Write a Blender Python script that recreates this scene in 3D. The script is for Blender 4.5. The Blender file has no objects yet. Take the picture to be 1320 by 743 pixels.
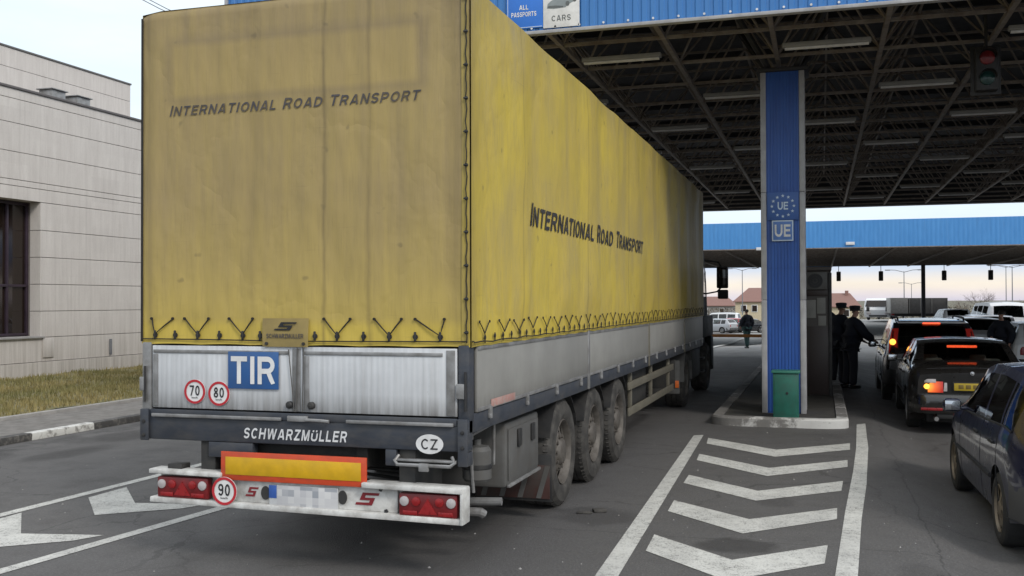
import bpy, bmesh, math, random
from mathutils import Vector, Matrix, noise
random.seed(7)
R = math.radians
PI = math.pi
scene = bpy.context.scene
COL = scene.collection

# ------------------------------------------------------------------ camera
CAMF, YAW, PITCH, ROLL = 1297.72, 0.298177, 0.0130082, -0.0029248
CPOS = Vector((2.22957, -6.3009, 1.86744))
fw = Vector((-math.sin(YAW)*math.cos(PITCH), math.cos(YAW)*math.cos(PITCH), math.sin(PITCH)))
rt = Vector((math.cos(YAW), math.sin(YAW), 0)); upv = rt.cross(fw)
r2 = rt*math.cos(ROLL)+upv*math.sin(ROLL); u2 = -rt*math.sin(ROLL)+upv*math.cos(ROLL)
cd = bpy.data.cameras.new('camera'); cam = bpy.data.objects.new('camera', cd); COL.objects.link(cam)
cd.sensor_width = 36; cd.lens = CAMF/1320*36; cd.clip_end = 6000; cd.clip_start = .05
M = Matrix((r2, u2, -fw)).transposed().to_4x4(); M.translation = CPOS
cam.matrix_world = M
scene.camera = cam

def ray(px, py):
    return fw*CAMF + r2*(px-660) - u2*(py-371.5)
def gp(px, py, z=0):            # point seen at a pixel, on the level z
    d = ray(px, py); return CPOS + d*((z-CPOS.z)/d.z)
def at(px, py, Y):              # point seen at a pixel, at the distance Y
    d = ray(px, py); return CPOS + d*((Y-CPOS.y)/d.y)

# ------------------------------------------------------------------ materials
def nd(nt, t, **kw):
    n = nt.nodes.new(t)
    for k, v in kw.items():
        setattr(n, k, v)
    return n
def newmat(name):
    m = bpy.data.materials.new(name); m.use_nodes = True
    nt = m.node_tree; b = nt.nodes['Principled BSDF']
    return m, nt, b
def c4(c): return (c[0], c[1], c[2], 1)
def mixc(nt, fac, a, b, mode='MIX'):
    n = nd(nt, 'ShaderNodeMix', data_type='RGBA', blend_type=mode)
    for sock, v in ((n.inputs[0], fac), (n.inputs[6], a), (n.inputs[7], b)):
        if hasattr(v, 'links'): nt.links.new(v, sock)
        else: sock.default_value = v if not isinstance(v, tuple) else c4(v)
    return n.outputs[2]
def mth(nt, op, a, b=None, c=None, clamp=False):
    n = nd(nt, 'ShaderNodeMath', operation=op, use_clamp=clamp)
    for i, v in enumerate((a, b, c)):
        if v is None: continue
        if hasattr(v, 'links'): nt.links.new(v, n.inputs[i])
        else: n.inputs[i].default_value = v
    return n.outputs[0]
def ramp(nt, fac, stops, interp='LINEAR'):
    n = nd(nt, 'ShaderNodeValToRGB'); n.color_ramp.interpolation = interp
    els = n.color_ramp.elements
    while len(els) < len(stops): els.new(.5)
    for e, (p, c) in zip(els, stops):
        e.position = p; e.color = c4(c) if isinstance(c, tuple) else (c, c, c, 1)
    nt.links.new(fac, n.inputs[0]); return n.outputs[0]
def coords(nt, kind='Object', scale=(1, 1, 1), loc=(0, 0, 0)):
    t = nd(nt, 'ShaderNodeTexCoord'); mp = nd(nt, 'ShaderNodeMapping')
    mp.inputs['Scale'].default_value = scale; mp.inputs['Location'].default_value = loc
    nt.links.new(t.outputs[kind], mp.inputs[0]); return mp.outputs[0]
def noi(nt, vec, scale, detail=4, rough=.55, out=0):
    n = nd(nt, 'ShaderNodeTexNoise'); n.inputs['Scale'].default_value = scale
    n.inputs['Detail'].default_value = detail; n.inputs['Roughness'].default_value = rough
    nt.links.new(vec, n.inputs['Vector']); return n.outputs[out]
def bump(nt, b, h, strength=.3, dist=.01):
    n = nd(nt, 'ShaderNodeBump'); n.inputs['Strength'].default_value = strength
    n.inputs['Distance'].default_value = dist
    nt.links.new(h, n.inputs['Height']); nt.links.new(n.outputs[0], b.inputs['Normal'])

def pm(name, col, rough=.55, metal=0, var=.18, scale=6, dirt=None, dirt_amt=.5, dirt_scale=(2, 2, 2), bmp=0, bscale=60, coat=0, spec=.5):
    """general procedural material: colour, slow variation, patches of dirt, fine relief"""
    m, nt, b = newmat(name)
    v = coords(nt)
    n1 = noi(nt, v, scale, 5)
    f = ramp(nt, n1, [(.3, 1-var), (.7, 1+var*.6)])
    c = mixc(nt, 1, c4(col), f, 'MULTIPLY')
    if dirt:
        v2 = coords(nt, 'Object', dirt_scale, (3.1, 1.7, .4))
        n2 = noi(nt, v2, 3, 6, .65)
        c = mixc(nt, mth(nt, 'MULTIPLY', ramp(nt, n2, [(.42, 0.), (.68, 1.)]), dirt_amt), c, c4(dirt))
    nt.links.new(c, b.inputs['Base Color'])
    nt.links.new(ramp(nt, n1, [(.3, max(0, rough-.06)), (.7, min(1, rough+.08))]), b.inputs['Roughness'])
    b.inputs['Metallic'].default_value = metal
    b.inputs['Specular IOR Level'].default_value = spec
    if coat:
        b.inputs['Coat Weight'].default_value = coat; b.inputs['Coat Roughness'].default_value = .06
    if bmp: bump(nt, b, noi(nt, v, bscale, 3), bmp, .006)
    return m
def emat(name, col, strength, base=None):
    m, nt, b = newmat(name)
    b.inputs['Base Color'].default_value = c4(base or col); b.inputs['Roughness'].default_value = .3
    v = coords(nt); n = noi(nt, v, 30, 2)
    b.inputs['Emission Color'].default_value = c4(col)
    nt.links.new(ramp(nt, n, [(.3, strength*.7), (.7, strength*1.2)]), b.inputs['Emission Strength'])
    return m
def glassmat(name, tint, rough=.02):
    m, nt, b = newmat(name)
    nt.nodes.remove(b)
    out = nt.nodes['Material Output']
    tr = nd(nt, 'ShaderNodeBsdfTransparent'); gl = nd(nt, 'ShaderNodeBsdfGlossy'); mx = nd(nt, 'ShaderNodeMixShader')
    v = coords(nt); n = noi(nt, v, 4, 3)
    nt.links.new(mixc(nt, n, tuple(x*.85 for x in tint), tint), tr.inputs[0])
    gl.inputs[1].default_value = rough
    fr = nd(nt, 'ShaderNodeFresnel'); fr.inputs[0].default_value = 1.5
    nt.links.new(mth(nt, 'MULTIPLY_ADD', fr.outputs[0], 1.0, .03), mx.inputs[0])
    nt.links.new(tr.outputs[0], mx.inputs[1]); nt.links.new(gl.outputs[0], mx.inputs[2])
    nt.links.new(mx.outputs[0], out.inputs[0])
    return m

def tarp_mat(name, rear):
    m, nt, b = newmat(name)
    v = coords(nt)
    sep = nd(nt, 'ShaderNodeSeparateXYZ'); nt.links.new(v, sep.inputs[0])
    x, y, z = sep.outputs
    yel = (.56, .42, .075); grime = (.285, .215, .108); grey = (.33, .28, .17)
    n_big = noi(nt, v, .9, 5, .6)
    stre = noi(nt, coords(nt, 'Object', (7, 3.0, .35)), 1.6, 6, .65)       # vertical runs
    fine = noi(nt, coords(nt, 'Object', (70, 30, 5)), 1.2, 4, .65); scr = noi(nt, coords(nt, 'Object', (3, 1.2, 60), (5, 2, 1)), 1.0, 3, .6)
    hz = ramp(nt, mth(nt, 'DIVIDE', mth(nt, 'SUBTRACT', z, 1.5), 2.5), [(0, 0.), (.075, .08), (.10, .50), (.25, .80), (.45, 1.), (1, 1.)])
    if rear:
        f = mth(nt, 'MULTIPLY', hz, mth(nt, 'ADD', .42, mth(nt, 'MULTIPLY', mth(nt, 'ADD', n_big, stre), .42)), clamp=True)
        c = mixc(nt, f, yel, grime)
        # a cleaner rectangle where older writing was taken off, with a grubby edge
        def band(s, a, bb, w):
            return mth(nt, 'MULTIPLY', mth(nt, 'SMOOTH_MIN', mth(nt, 'MULTIPLY', mth(nt, 'SUBTRACT', s, a), 1/w), 1., .1, clamp=True),
                       mth(nt, 'MULTIPLY', mth(nt, 'SUBTRACT', bb, s), 1/w, clamp=True), clamp=True)
        xw = mth(nt, 'ADD', x, mth(nt, 'MULTIPLY', mth(nt, 'SUBTRACT', n_big, .5), .1))
        zw = mth(nt, 'ADD', z, mth(nt, 'MULTIPLY', mth(nt, 'SUBTRACT', n_big, .5), .06))
        inner = mth(nt, 'MULTIPLY', band(xw, -2.32, -.33, .06), band(zw, 3.33, 3.76, .05))
        outer = mth(nt, 'MULTIPLY', band(xw, -2.40, -.24, .09), band(zw, 3.26, 3.84, .08))
        edge = mth(nt, 'SUBTRACT', outer, inner, clamp=True)
        c = mixc(nt, mth(nt, 'MULTIPLY', inner, .38), c, (.37, .275, .10))
        c = mixc(nt, mth(nt, 'MULTIPLY', edge, .33), c, (.15, .115, .08))
        top = ramp(nt, z, [(0, 0.), (1, 1.)])
        tz = mth(nt, 'MULTIPLY', mth(nt, 'SUBTRACT', z, 3.45), 1.6, clamp=True)
        c = mixc(nt, mth(nt, 'MULTIPLY', tz, mth(nt, 'ADD', .15, mth(nt, 'MULTIPLY', stre, .35))), c, (.17, .13, .09))
        for cx, w, a in ((-1.06, .022, .55), (-.72, .03, .4), (-1.62, .07, .2), (-.10, .08, .35), (-2.50, .07, .4)):
            d = mth(nt, 'DIVIDE', mth(nt, 'ABSOLUTE', mth(nt, 'SUBTRACT', xw, cx)), w)
            c = mixc(nt, mth(nt, 'MULTIPLY', mth(nt, 'SUBTRACT', 1, d, clamp=True), mth(nt, 'MULTIPLY', stre, a*1.6)), c, (.09, .068, .04))
    else:
        fr = mth(nt, 'MULTIPLY', mth(nt, 'SUBTRACT', y, 5.0), .105, clamp=True)  # darkening toward the front: canopy shade painted into the cloth
        f = mth(nt, 'MULTIPLY', hz, mth(nt, 'MULTIPLY', mth(nt, 'ADD', n_big, stre), .42), clamp=True)
        c = mixc(nt, f, (.56, .42, .06), (.37, .29, .115))
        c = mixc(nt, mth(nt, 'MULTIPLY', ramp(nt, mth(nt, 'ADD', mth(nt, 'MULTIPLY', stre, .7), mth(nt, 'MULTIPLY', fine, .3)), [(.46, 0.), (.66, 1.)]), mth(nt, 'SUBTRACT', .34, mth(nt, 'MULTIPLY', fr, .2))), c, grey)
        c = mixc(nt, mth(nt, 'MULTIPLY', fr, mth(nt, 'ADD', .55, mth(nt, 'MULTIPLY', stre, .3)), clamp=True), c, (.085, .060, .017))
        # brighter patches where stickers have kept the cloth clean
        cl = ramp(nt, noi(nt, coords(nt, 'Object', (1, 1.1, 1.5), (2, .3, .9)), 1.1, 2, .4), [(.46, 0.), (.66, 1.)])
        c = mixc(nt, mth(nt, 'MULTIPLY', mth(nt, 'MULTIPLY', cl, mth(nt, 'SUBTRACT', 1, fr)), .35), c, (.60, .465, .04))
        # welded seams between the lengths of cloth, grubby along the overlap
        yw = mth(nt, 'ADD', y, mth(nt, 'MULTIPLY', mth(nt, 'SUBTRACT', n_big, .5), .03))
        sd = mth(nt, 'ABSOLUTE', mth(nt, 'SUBTRACT', mth(nt, 'FRACT', mth(nt, 'DIVIDE', yw, 2.3)), .5))
        c = mixc(nt, mth(nt, 'MULTIPLY', mth(nt, 'SUBTRACT', 1, mth(nt, 'MULTIPLY', sd, 90), clamp=True), mth(nt, 'ADD', .15, mth(nt, 'MULTIPLY', stre, .5))), c, (.14, .11, .05))
        # grey scuffs along the upper edge and above the hem
        ue = mth(nt, 'MULTIPLY', mth(nt, 'SUBTRACT', z, 3.72), 3.2, clamp=True)
        c = mixc(nt, mth(nt, 'MULTIPLY', ue, mth(nt, 'MULTIPLY', stre, .6)), c, (.20, .165, .09))
        # dark corner seam
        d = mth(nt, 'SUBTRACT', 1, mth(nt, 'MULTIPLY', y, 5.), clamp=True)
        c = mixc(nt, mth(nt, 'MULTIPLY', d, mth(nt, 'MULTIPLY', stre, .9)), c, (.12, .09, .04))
    c = mixc(nt, mth(nt, 'MULTIPLY', ramp(nt, fine, [(.5, 0.), (.8, 1.)]), .20), c, (.12, .095, .055))
    c = mixc(nt, mth(nt, 'MULTIPLY', ramp(nt, scr, [(.66, 0.), (.74, 1.)]), .22), c, (.12, .095, .055))
    sp = ramp(nt, noi(nt, v, 7, 2, .4), [(.72, 0.), (.76, 1.)])
    c = mixc(nt, mth(nt, 'MULTIPLY', sp, .35), c, (.08, .065, .045))
    nt.links.new(c, b.inputs['Base Color'])
    b.inputs['Roughness'].default_value = .5 if not rear else .6
    b.inputs['Specular IOR Level'].default_value = .4
    wv = noi(nt, coords(nt, 'Object', (1.7, .9, .55)), 1.3, 3, .5)
    cr = nd(nt, 'ShaderNodeTexVoronoi', feature='DISTANCE_TO_EDGE'); cr.inputs['Scale'].default_value = 1.1
    wr = nd(nt, 'ShaderNodeVectorMath', operation='MULTIPLY_ADD'); nt.links.new(noi(nt, v, 1.3, 4, .6, 1), wr.inputs[0]); wr.inputs[1].default_value = (1.1, 1.1, 1.1); nt.links.new(coords(nt, 'Object', (1.1, .7, .6)), wr.inputs[2])
    nt.links.new(wr.outputs[0], cr.inputs['Vector'])
    crease = ramp(nt, cr.outputs['Distance'], [(0, 0.), (.10, .7), (.3, 1.)])
    bump(nt, b, mth(nt, 'ADD', wv, mth(nt, 'ADD', mth(nt, 'MULTIPLY', crease, .045), mth(nt, 'MULTIPLY', fine, .012))), 1.0, .075)
    return m

def asphalt_mat():
    m, nt, b = newmat('asphalt')
    v = coords(nt)
    sep = nd(nt, 'ShaderNodeSeparateXYZ'); nt.links.new(v, sep.inputs[0])
    big = noi(nt, v, .25, 5, .6); mid = noi(nt, v, 1.7, 6, .65); fine = noi(nt, v, 48, 4, .75)
    vo = nd(nt, 'ShaderNodeTexVoronoi'); vo.inputs['Scale'].default_value = 140; nt.links.new(v, vo.inputs['Vector'])
    c = mixc(nt, ramp(nt, big, [(.3, 0.), (.7, 1.)]), (.094, .091, .090), (.122, .118, .116))
    c = mixc(nt, mth(nt, 'MULTIPLY', ramp(nt, mid, [(.5, 0.), (.72, 1.)]), .5), c, (.070, .067, .067))
    # oil and tar blotches
    oil = ramp(nt, noi(nt, coords(nt, 'Object', (1, .45, 1), (4, 2, 0)), .9, 5, .6), [(.58, 0.), (.70, 1.)])
    c = mixc(nt, mth(nt, 'MULTIPLY', oil, .5), c, (.048, .046, .046))
    spot = ramp(nt, noi(nt, v, 5.5, 3, .5), [(.70, 0.), (.76, 1.)])
    c = mixc(nt, mth(nt, 'MULTIPLY', spot, .55), c, (.03, .028, .028))
    pale = ramp(nt, noi(nt, coords(nt, 'Object', (1, 1, 1), (9, 5, 0)), 14, 2, .5), [(.74, 0.), (.78, 1.)])
    c = mixc(nt, mth(nt, 'MULTIPLY', pale, .5), c, (.19, .185, .18))
    c = mixc(nt, mth(nt, 'MULTIPLY', ramp(nt, vo.outputs['Distance'], [(.1, 0.), (.6, 1.)]), .35), c, (.058, .056, .056))
    c = mixc(nt, mth(nt, 'MULTIPLY', ramp(nt, fine, [(.52, 0.), (.72, 1.)]), .6), c, (.20, .196, .192))
    c = mixc(nt, mth(nt, 'MULTIPLY', ramp(nt, fine, [(.28, 1.), (.46, 0.)]), .5), c, (.045, .044, .044))
    # places where lorries have dripped and dragged dirt
    wob = mth(nt, 'MULTIPLY', mth(nt, 'SUBTRACT', mid, .5), 1.5)
    for (sx, sy, rx, ry, am) in ((1.62, 1.55, .34, .26, .75), (1.35, 2.6, .2, .2, .4), (1.8, 3.4, .2, .3, .35), (-7.0, 5.6, .45, .9, .8), (-6.7, 4.1, .3, .9, .7), (.35, 2.3, .5, .4, .5), (-.9, -1.1, .25, .2, .6), (-1.9, -1.0, .9, .10, .35), (4.3, 3.6, .35, .6, .5), (2.9, 1.0, .2, .5, .35)):
        dx = mth(nt, 'DIVIDE', mth(nt, 'SUBTRACT', sep.outputs[0], sx), rx); dy = mth(nt, 'DIVIDE', mth(nt, 'SUBTRACT', sep.outputs[1], sy), ry)
        q = mth(nt, 'ADD', mth(nt, 'ADD', mth(nt, 'MULTIPLY', dx, dx), mth(nt, 'MULTIPLY', dy, dy)), mth(nt, 'MULTIPLY', wob, 2.2))
        c = mixc(nt, mth(nt, 'MULTIPLY', mth(nt, 'MULTIPLY', mth(nt, 'SUBTRACT', 1, q), 1.6, clamp=True), am), c, (.035, .033, .033))
    for tx_ in (-2.15, -.4, 3.75, 5.1):
        dd = mth(nt, 'SUBTRACT', 1, mth(nt, 'MULTIPLY', mth(nt, 'ABSOLUTE', mth(nt, 'SUBTRACT', mth(nt, 'ADD', sep.outputs[0], mth(nt, 'MULTIPLY', mth(nt, 'SUBTRACT', big, .5), .8)), tx_)), 3.2), clamp=True)
        c = mixc(nt, mth(nt, 'MULTIPLY', dd, ramp(nt, noi(nt, coords(nt, 'Object', (8, .5, 1)), 1.2, 5, .7), [(.35, .12), (.65, .5)])), c, (.052, .05, .05))
    vc = nd(nt, 'ShaderNodeTexVoronoi', feature='DISTANCE_TO_EDGE'); vc.inputs['Scale'].default_value = .55
    wv_ = nd(nt, 'ShaderNodeVectorMath', operation='MULTIPLY_ADD'); cn_ = noi(nt, v, 2.5, 5, .6, 1); nt.links.new(cn_, wv_.inputs[0]); wv_.inputs[1].default_value = (.5, .5, 0); nt.links.new(v, wv_.inputs[2]); nt.links.new(wv_.outputs[0], vc.inputs['Vector'])
    crk = mth(nt, 'MULTIPLY', mth(nt, 'LESS_THAN', vc.outputs['Distance'], .006), ramp(nt, big, [(.42, 0.), (.55, 1.)]))
    c = mixc(nt, mth(nt, 'MULTIPLY', crk, .45), c, (.025, .024, .024))
    # tar band by the left kerb
    tx = mth(nt, 'SUBTRACT', 1, mth(nt, 'MULTIPLY', mth(nt, 'ABSOLUTE', mth(nt, 'ADD', sep.outputs[0], 7.55)), 1.9), clamp=True)
    c = mixc(nt, mth(nt, 'MULTIPLY', tx, ramp(nt, mid, [(.42, 0.), (.56, .75)])), c, (.028, .027, .028))
    # long hairline cracks and a repair joint
    wx = mth(nt, 'ADD', sep.outputs[0], mth(nt, 'MULTIPLY', mth(nt, 'SUBTRACT', mid, .5), .25))
    wy = mth(nt, 'ADD', sep.outputs[1], mth(nt, 'MULTIPLY', mth(nt, 'SUBTRACT', mid, .5), .18))
    for ax, pos, w in ((wy, 1.72, 90), (wx, -3.9, 70), (wy, 6.4, 60), (wx, 3.05, 80)):
        dd = mth(nt, 'SUBTRACT', 1, mth(nt, 'MULTIPLY', mth(nt, 'ABSOLUTE', mth(nt, 'SUBTRACT', ax, pos)), w), clamp=True)
        c = mixc(nt, mth(nt, 'MULTIPLY', dd, .6), c, (.02, .02, .02))
    # fields begin far off
    fa = mth(nt, 'MULTIPLY', mth(nt, 'SUBTRACT', sep.outputs[1], 128), .12, clamp=True)
    fa = mth(nt, 'MAXIMUM', fa, mth(nt, 'MULTIPLY', mth(nt, 'SUBTRACT', mth(nt, 'ABSOLUTE', sep.outputs[0]), 60), .1, clamp=True))
    sky_lit = mth(nt, 'MULTIPLY', mth(nt, 'SUBTRACT', wy, 27.5), .6, clamp=True)      # open-sky brightness past the first canopy, painted into the ground colour
    c = mixc(nt, sky_lit, c, mixc(nt, mid, (.30, .295, .285), (.20, .196, .19)))
    c = mixc(nt, fa, c, mixc(nt, mid, (.12, .10, .06), (.08, .075, .04)))
    nt.links.new(c, b.inputs['Base Color'])
    nt.links.new(ramp(nt, mid, [(.3, .62), (.7, .85)]), b.inputs['Roughness'])
    b.inputs['Specular IOR Level'].default_value = .5
    bump(nt, b, mth(nt, 'ADD', vo.outputs['Distance'], mth(nt, 'ADD', fine, mth(nt, 'MULTIPLY', mid, .8))), .55, .006)
    return m
def paint_mark_mat():
    m, nt, b = newmat('road_paint')
    v = coords(nt)
    n = noi(nt, v, 3, 6, .7); f = noi(nt, v, 70, 4, .7)
    c = mixc(nt, ramp(nt, n, [(.35, 0.), (.75, 1.)]), (.60, .60, .57), (.45, .45, .43))
    s = noi(nt, coords(nt, 'Object', (14, 1.5, 1)), 3, 5, .7)
    worn = mth(nt, 'MULTIPLY', ramp(nt, mth(nt, 'ADD', mth(nt, 'MULTIPLY', f, .6), mth(nt, 'MULTIPLY', noi(nt, v, 16, 5, .75), .45)), [(.54, 0.), (.60, 1.)]), ramp(nt, n, [(.35, .25), (.62, .9)]))
    c = mixc(nt, worn, c, (.11, .108, .106))
    tk = ramp(nt, noi(nt, coords(nt, 'Object', (1.2, .25, 1), (1, 3, 0)), 1.5, 4, .6), [(.45, 0.), (.7, 1.)])
    c = mixc(nt, mth(nt, 'MULTIPLY', tk, .3), c, (.22, .215, .21))
    c = mixc(nt, mth(nt, 'MULTIPLY', ramp(nt, s, [(.6, 0.), (.75, 1.)]), .4), c, (.2, .2, .19))
    nt.links.new(c, b.inputs['Base Color']); b.inputs['Roughness'].default_value = .75
    bump(nt, b, f, .3, .004)
    return m
def mosaic_mat():
    m, nt, b = newmat('blurred_number')
    v = coords(nt); sep = nd(nt, 'ShaderNodeSeparateXYZ'); nt.links.new(v, sep.inputs[0])
    cmb = nd(nt, 'ShaderNodeCombineXYZ')
    for i, ax in ((0, 0), (1, 2)): nt.links.new(mth(nt, 'FLOOR', mth(nt, 'DIVIDE', sep.outputs[ax], .047)), cmb.inputs[i])
    wn = nd(nt, 'ShaderNodeTexWhiteNoise', noise_dimensions='3D'); nt.links.new(cmb.outputs[0], wn.inputs['Vector'])
    nt.links.new(ramp(nt, wn.outputs['Value'], [(0, (.26, .28, .31)), (.35, (.45, .45, .47)), (1, (.58, .58, .58))]), b.inputs['Base Color']); b.inputs['Roughness'].default_value = .5
    return m
def kerb_mat(name, axis, per, off, worn=.35):
    m, nt, b = newmat(name)
    v = coords(nt)
    sep = nd(nt, 'ShaderNodeSeparateXYZ'); nt.links.new(v, sep.inputs[0])
    n = noi(nt, v, 3.2, 6, .7)
    s = mth(nt, 'FRACT', mth(nt, 'DIVIDE', mth(nt, 'ADD', mth(nt, 'ADD', sep.outputs[axis], off), mth(nt, 'MULTIPLY', n, .06)), per*2))
    w = mth(nt, 'LESS_THAN', s, .5)
    c = mixc(nt, w, mixc(nt, n, (.03, .03, .033), (.09, .088, .085)), mixc(nt, n, (.72, .72, .70), (.5, .5, .48)))
    chip = mth(nt, 'MULTIPLY', ramp(nt, noi(nt, v, 9, 5, .7), [(.5, 0.), (.62, 1.)]), worn)
    c = mixc(nt, chip, c, (.17, .16, .15))
    nt.links.new(c, b.inputs['Base Color']); b.inputs['Roughness'].default_value = .8
    bump(nt, b, noi(nt, v, 40, 4), .4, .008)
    return m
def island_kerb_mat():
    m, nt, b = newmat('island_kerb_paint')
    v = coords(nt); n = noi(nt, v, 2.2, 6, .7); f = noi(nt, v, 9, 6, .7)
    sep = nd(nt, 'ShaderNodeSeparateXYZ'); nt.links.new(v, sep.inputs[0])
    # white paint kept best on the nose, worn to bare concrete along the sides
    nose = mth(nt, 'MULTIPLY', mth(nt, 'SUBTRACT', 9.6, sep.outputs[1]), 3., clamp=True)
    keep = mth(nt, 'ADD', mth(nt, 'MULTIPLY', nose, .06), mth(nt, 'MULTIPLY', mth(nt, 'SUBTRACT', sep.outputs[0], 1.5), mth(nt, 'MULTIPLY', nose, .14)))
    p = ramp(nt, mth(nt, 'ADD', keep, mth(nt, 'ADD', mth(nt, 'MULTIPLY', n, .75), mth(nt, 'MULTIPLY', f, .30))), [(.54, 0.), (.62, 1.)])
    c = mixc(nt, p, mixc(nt, f, (.24, .23, .22), (.10, .096, .09)), mixc(nt, n, (.62, .62, .60), (.42, .41, .40)))
    nt.links.new(c, b.inputs['Base Color']); b.inputs['Roughness'].default_value = .85
    bump(nt, b, f, .5, .01)
    return m
def cladding_mat():
    m, nt, b = newmat('stone_cladding')
    v = coords(nt)
    n = noi(nt, coords(nt, 'Object', (2.2, 2.2, .5)), 2, 6, .65); f = noi(nt, v, 26, 4)
    sep = nd(nt, 'ShaderNodeSeparateXYZ'); nt.links.new(v, sep.inputs[0])
    # every slab has its own tone
    vy = mth(nt, 'FLOOR', mth(nt, 'DIVIDE', sep.outputs[1], 1.02)); vz = mth(nt, 'FLOOR', mth(nt, 'DIVIDE', sep.outputs[2], .62))
    cmb = nd(nt, 'ShaderNodeCombineXYZ'); nt.links.new(vy, cmb.inputs[0]); nt.links.new(vz, cmb.inputs[1])
    wn = nd(nt, 'ShaderNodeTexWhiteNoise', noise_dimensions='3D'); nt.links.new(cmb.outputs[0], wn.inputs['Vector'])
    c = mixc(nt, ramp(nt, n, [(.3, 0.), (.7, 1.)]), (.62, .585, .55), (.52, .485, .455))
    c = mixc(nt, mth(nt, 'MULTIPLY', wn.outputs['Value'], .3), c, (.47, .435, .41))
    c = mixc(nt, mth(nt, 'MULTIPLY', ramp(nt, f, [(.5, 0.), (.8, 1.)]), .2), c, (.3, .27, .25))
    st = noi(nt, coords(nt, 'Object', (9, 9, .25)), 1.4, 6, .7)
    lowz = mth(nt, 'SUBTRACT', 1, mth(nt, 'MULTIPLY', mth(nt, 'SUBTRACT', sep.outputs[2], .1), .7), clamp=True)
    c = mixc(nt, mth(nt, 'MULTIPLY', lowz, ramp(nt, st, [(.4, .2), (.65, .75)])), c, (.28, .25, .21))
    c = mixc(nt, mth(nt, 'MULTIPLY', ramp(nt, st, [(.5, 0.), (.72, 1.)]), .3), c, (.29, .26, .24))
    nt.links.new(c, b.inputs['Base Color']); b.inputs['Roughness'].default_value = .8
    bump(nt, b, f, .15, .004)
    return m
def alu_board_mat(name, side):
    m, nt, b = newmat(name)
    v = coords(nt)
    st = noi(nt, coords(nt, 'Object', (14, 14, .6)), 1.6, 6, .7)
    n = noi(nt, v, 2.3, 5, .6)
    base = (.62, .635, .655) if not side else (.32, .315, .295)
    c = mixc(nt, ramp(nt, n, [(.3, 0.), (.7, 1.)]), base, tuple(x*.8 for x in base))
    c = mixc(nt, mth(nt, 'MULTIPLY', ramp(nt, st, [(.46, 0.), (.7, 1.)]), .28), c, (.26, .25, .235))
    sep = nd(nt, 'ShaderNodeSeparateXYZ'); nt.links.new(v, sep.inputs[0])
    g = mth(nt, 'SUBTRACT', 1, mth(nt, 'MULTIPLY', mth(nt, 'SUBTRACT', sep.outputs[2], 1.08), 6.5), clamp=True)
    c = mixc(nt, mth(nt, 'MULTIPLY', g, ramp(nt, st, [(.3, .25), (.7, .9)])), c, (.13, .12, .11))
    rs = ramp(nt, noi(nt, v, 12, 4, .7), [(.68, 0.), (.74, 1.)])
    c = mixc(nt, mth(nt, 'MULTIPLY', rs, .4), c, (.15, .10, .07))
    nt.links.new(c, b.inputs['Base Color'])
    b.inputs['Metallic'].default_value = .15; b.inputs['Roughness'].default_value = .5
    # shallow ribs of the board
    w = nd(nt, 'ShaderNodeTexWave', wave_type='BANDS', bands_direction='X'); w.inputs['Scale'].default_value = 7.5
    nt.links.new(v, w.inputs['Vector'])
    bump(nt, b, mth(nt, 'ADD', w.outputs['Fac'] if not side else n, mth(nt, 'MULTIPLY', n, .6)), .22, .006)
    return m

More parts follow.
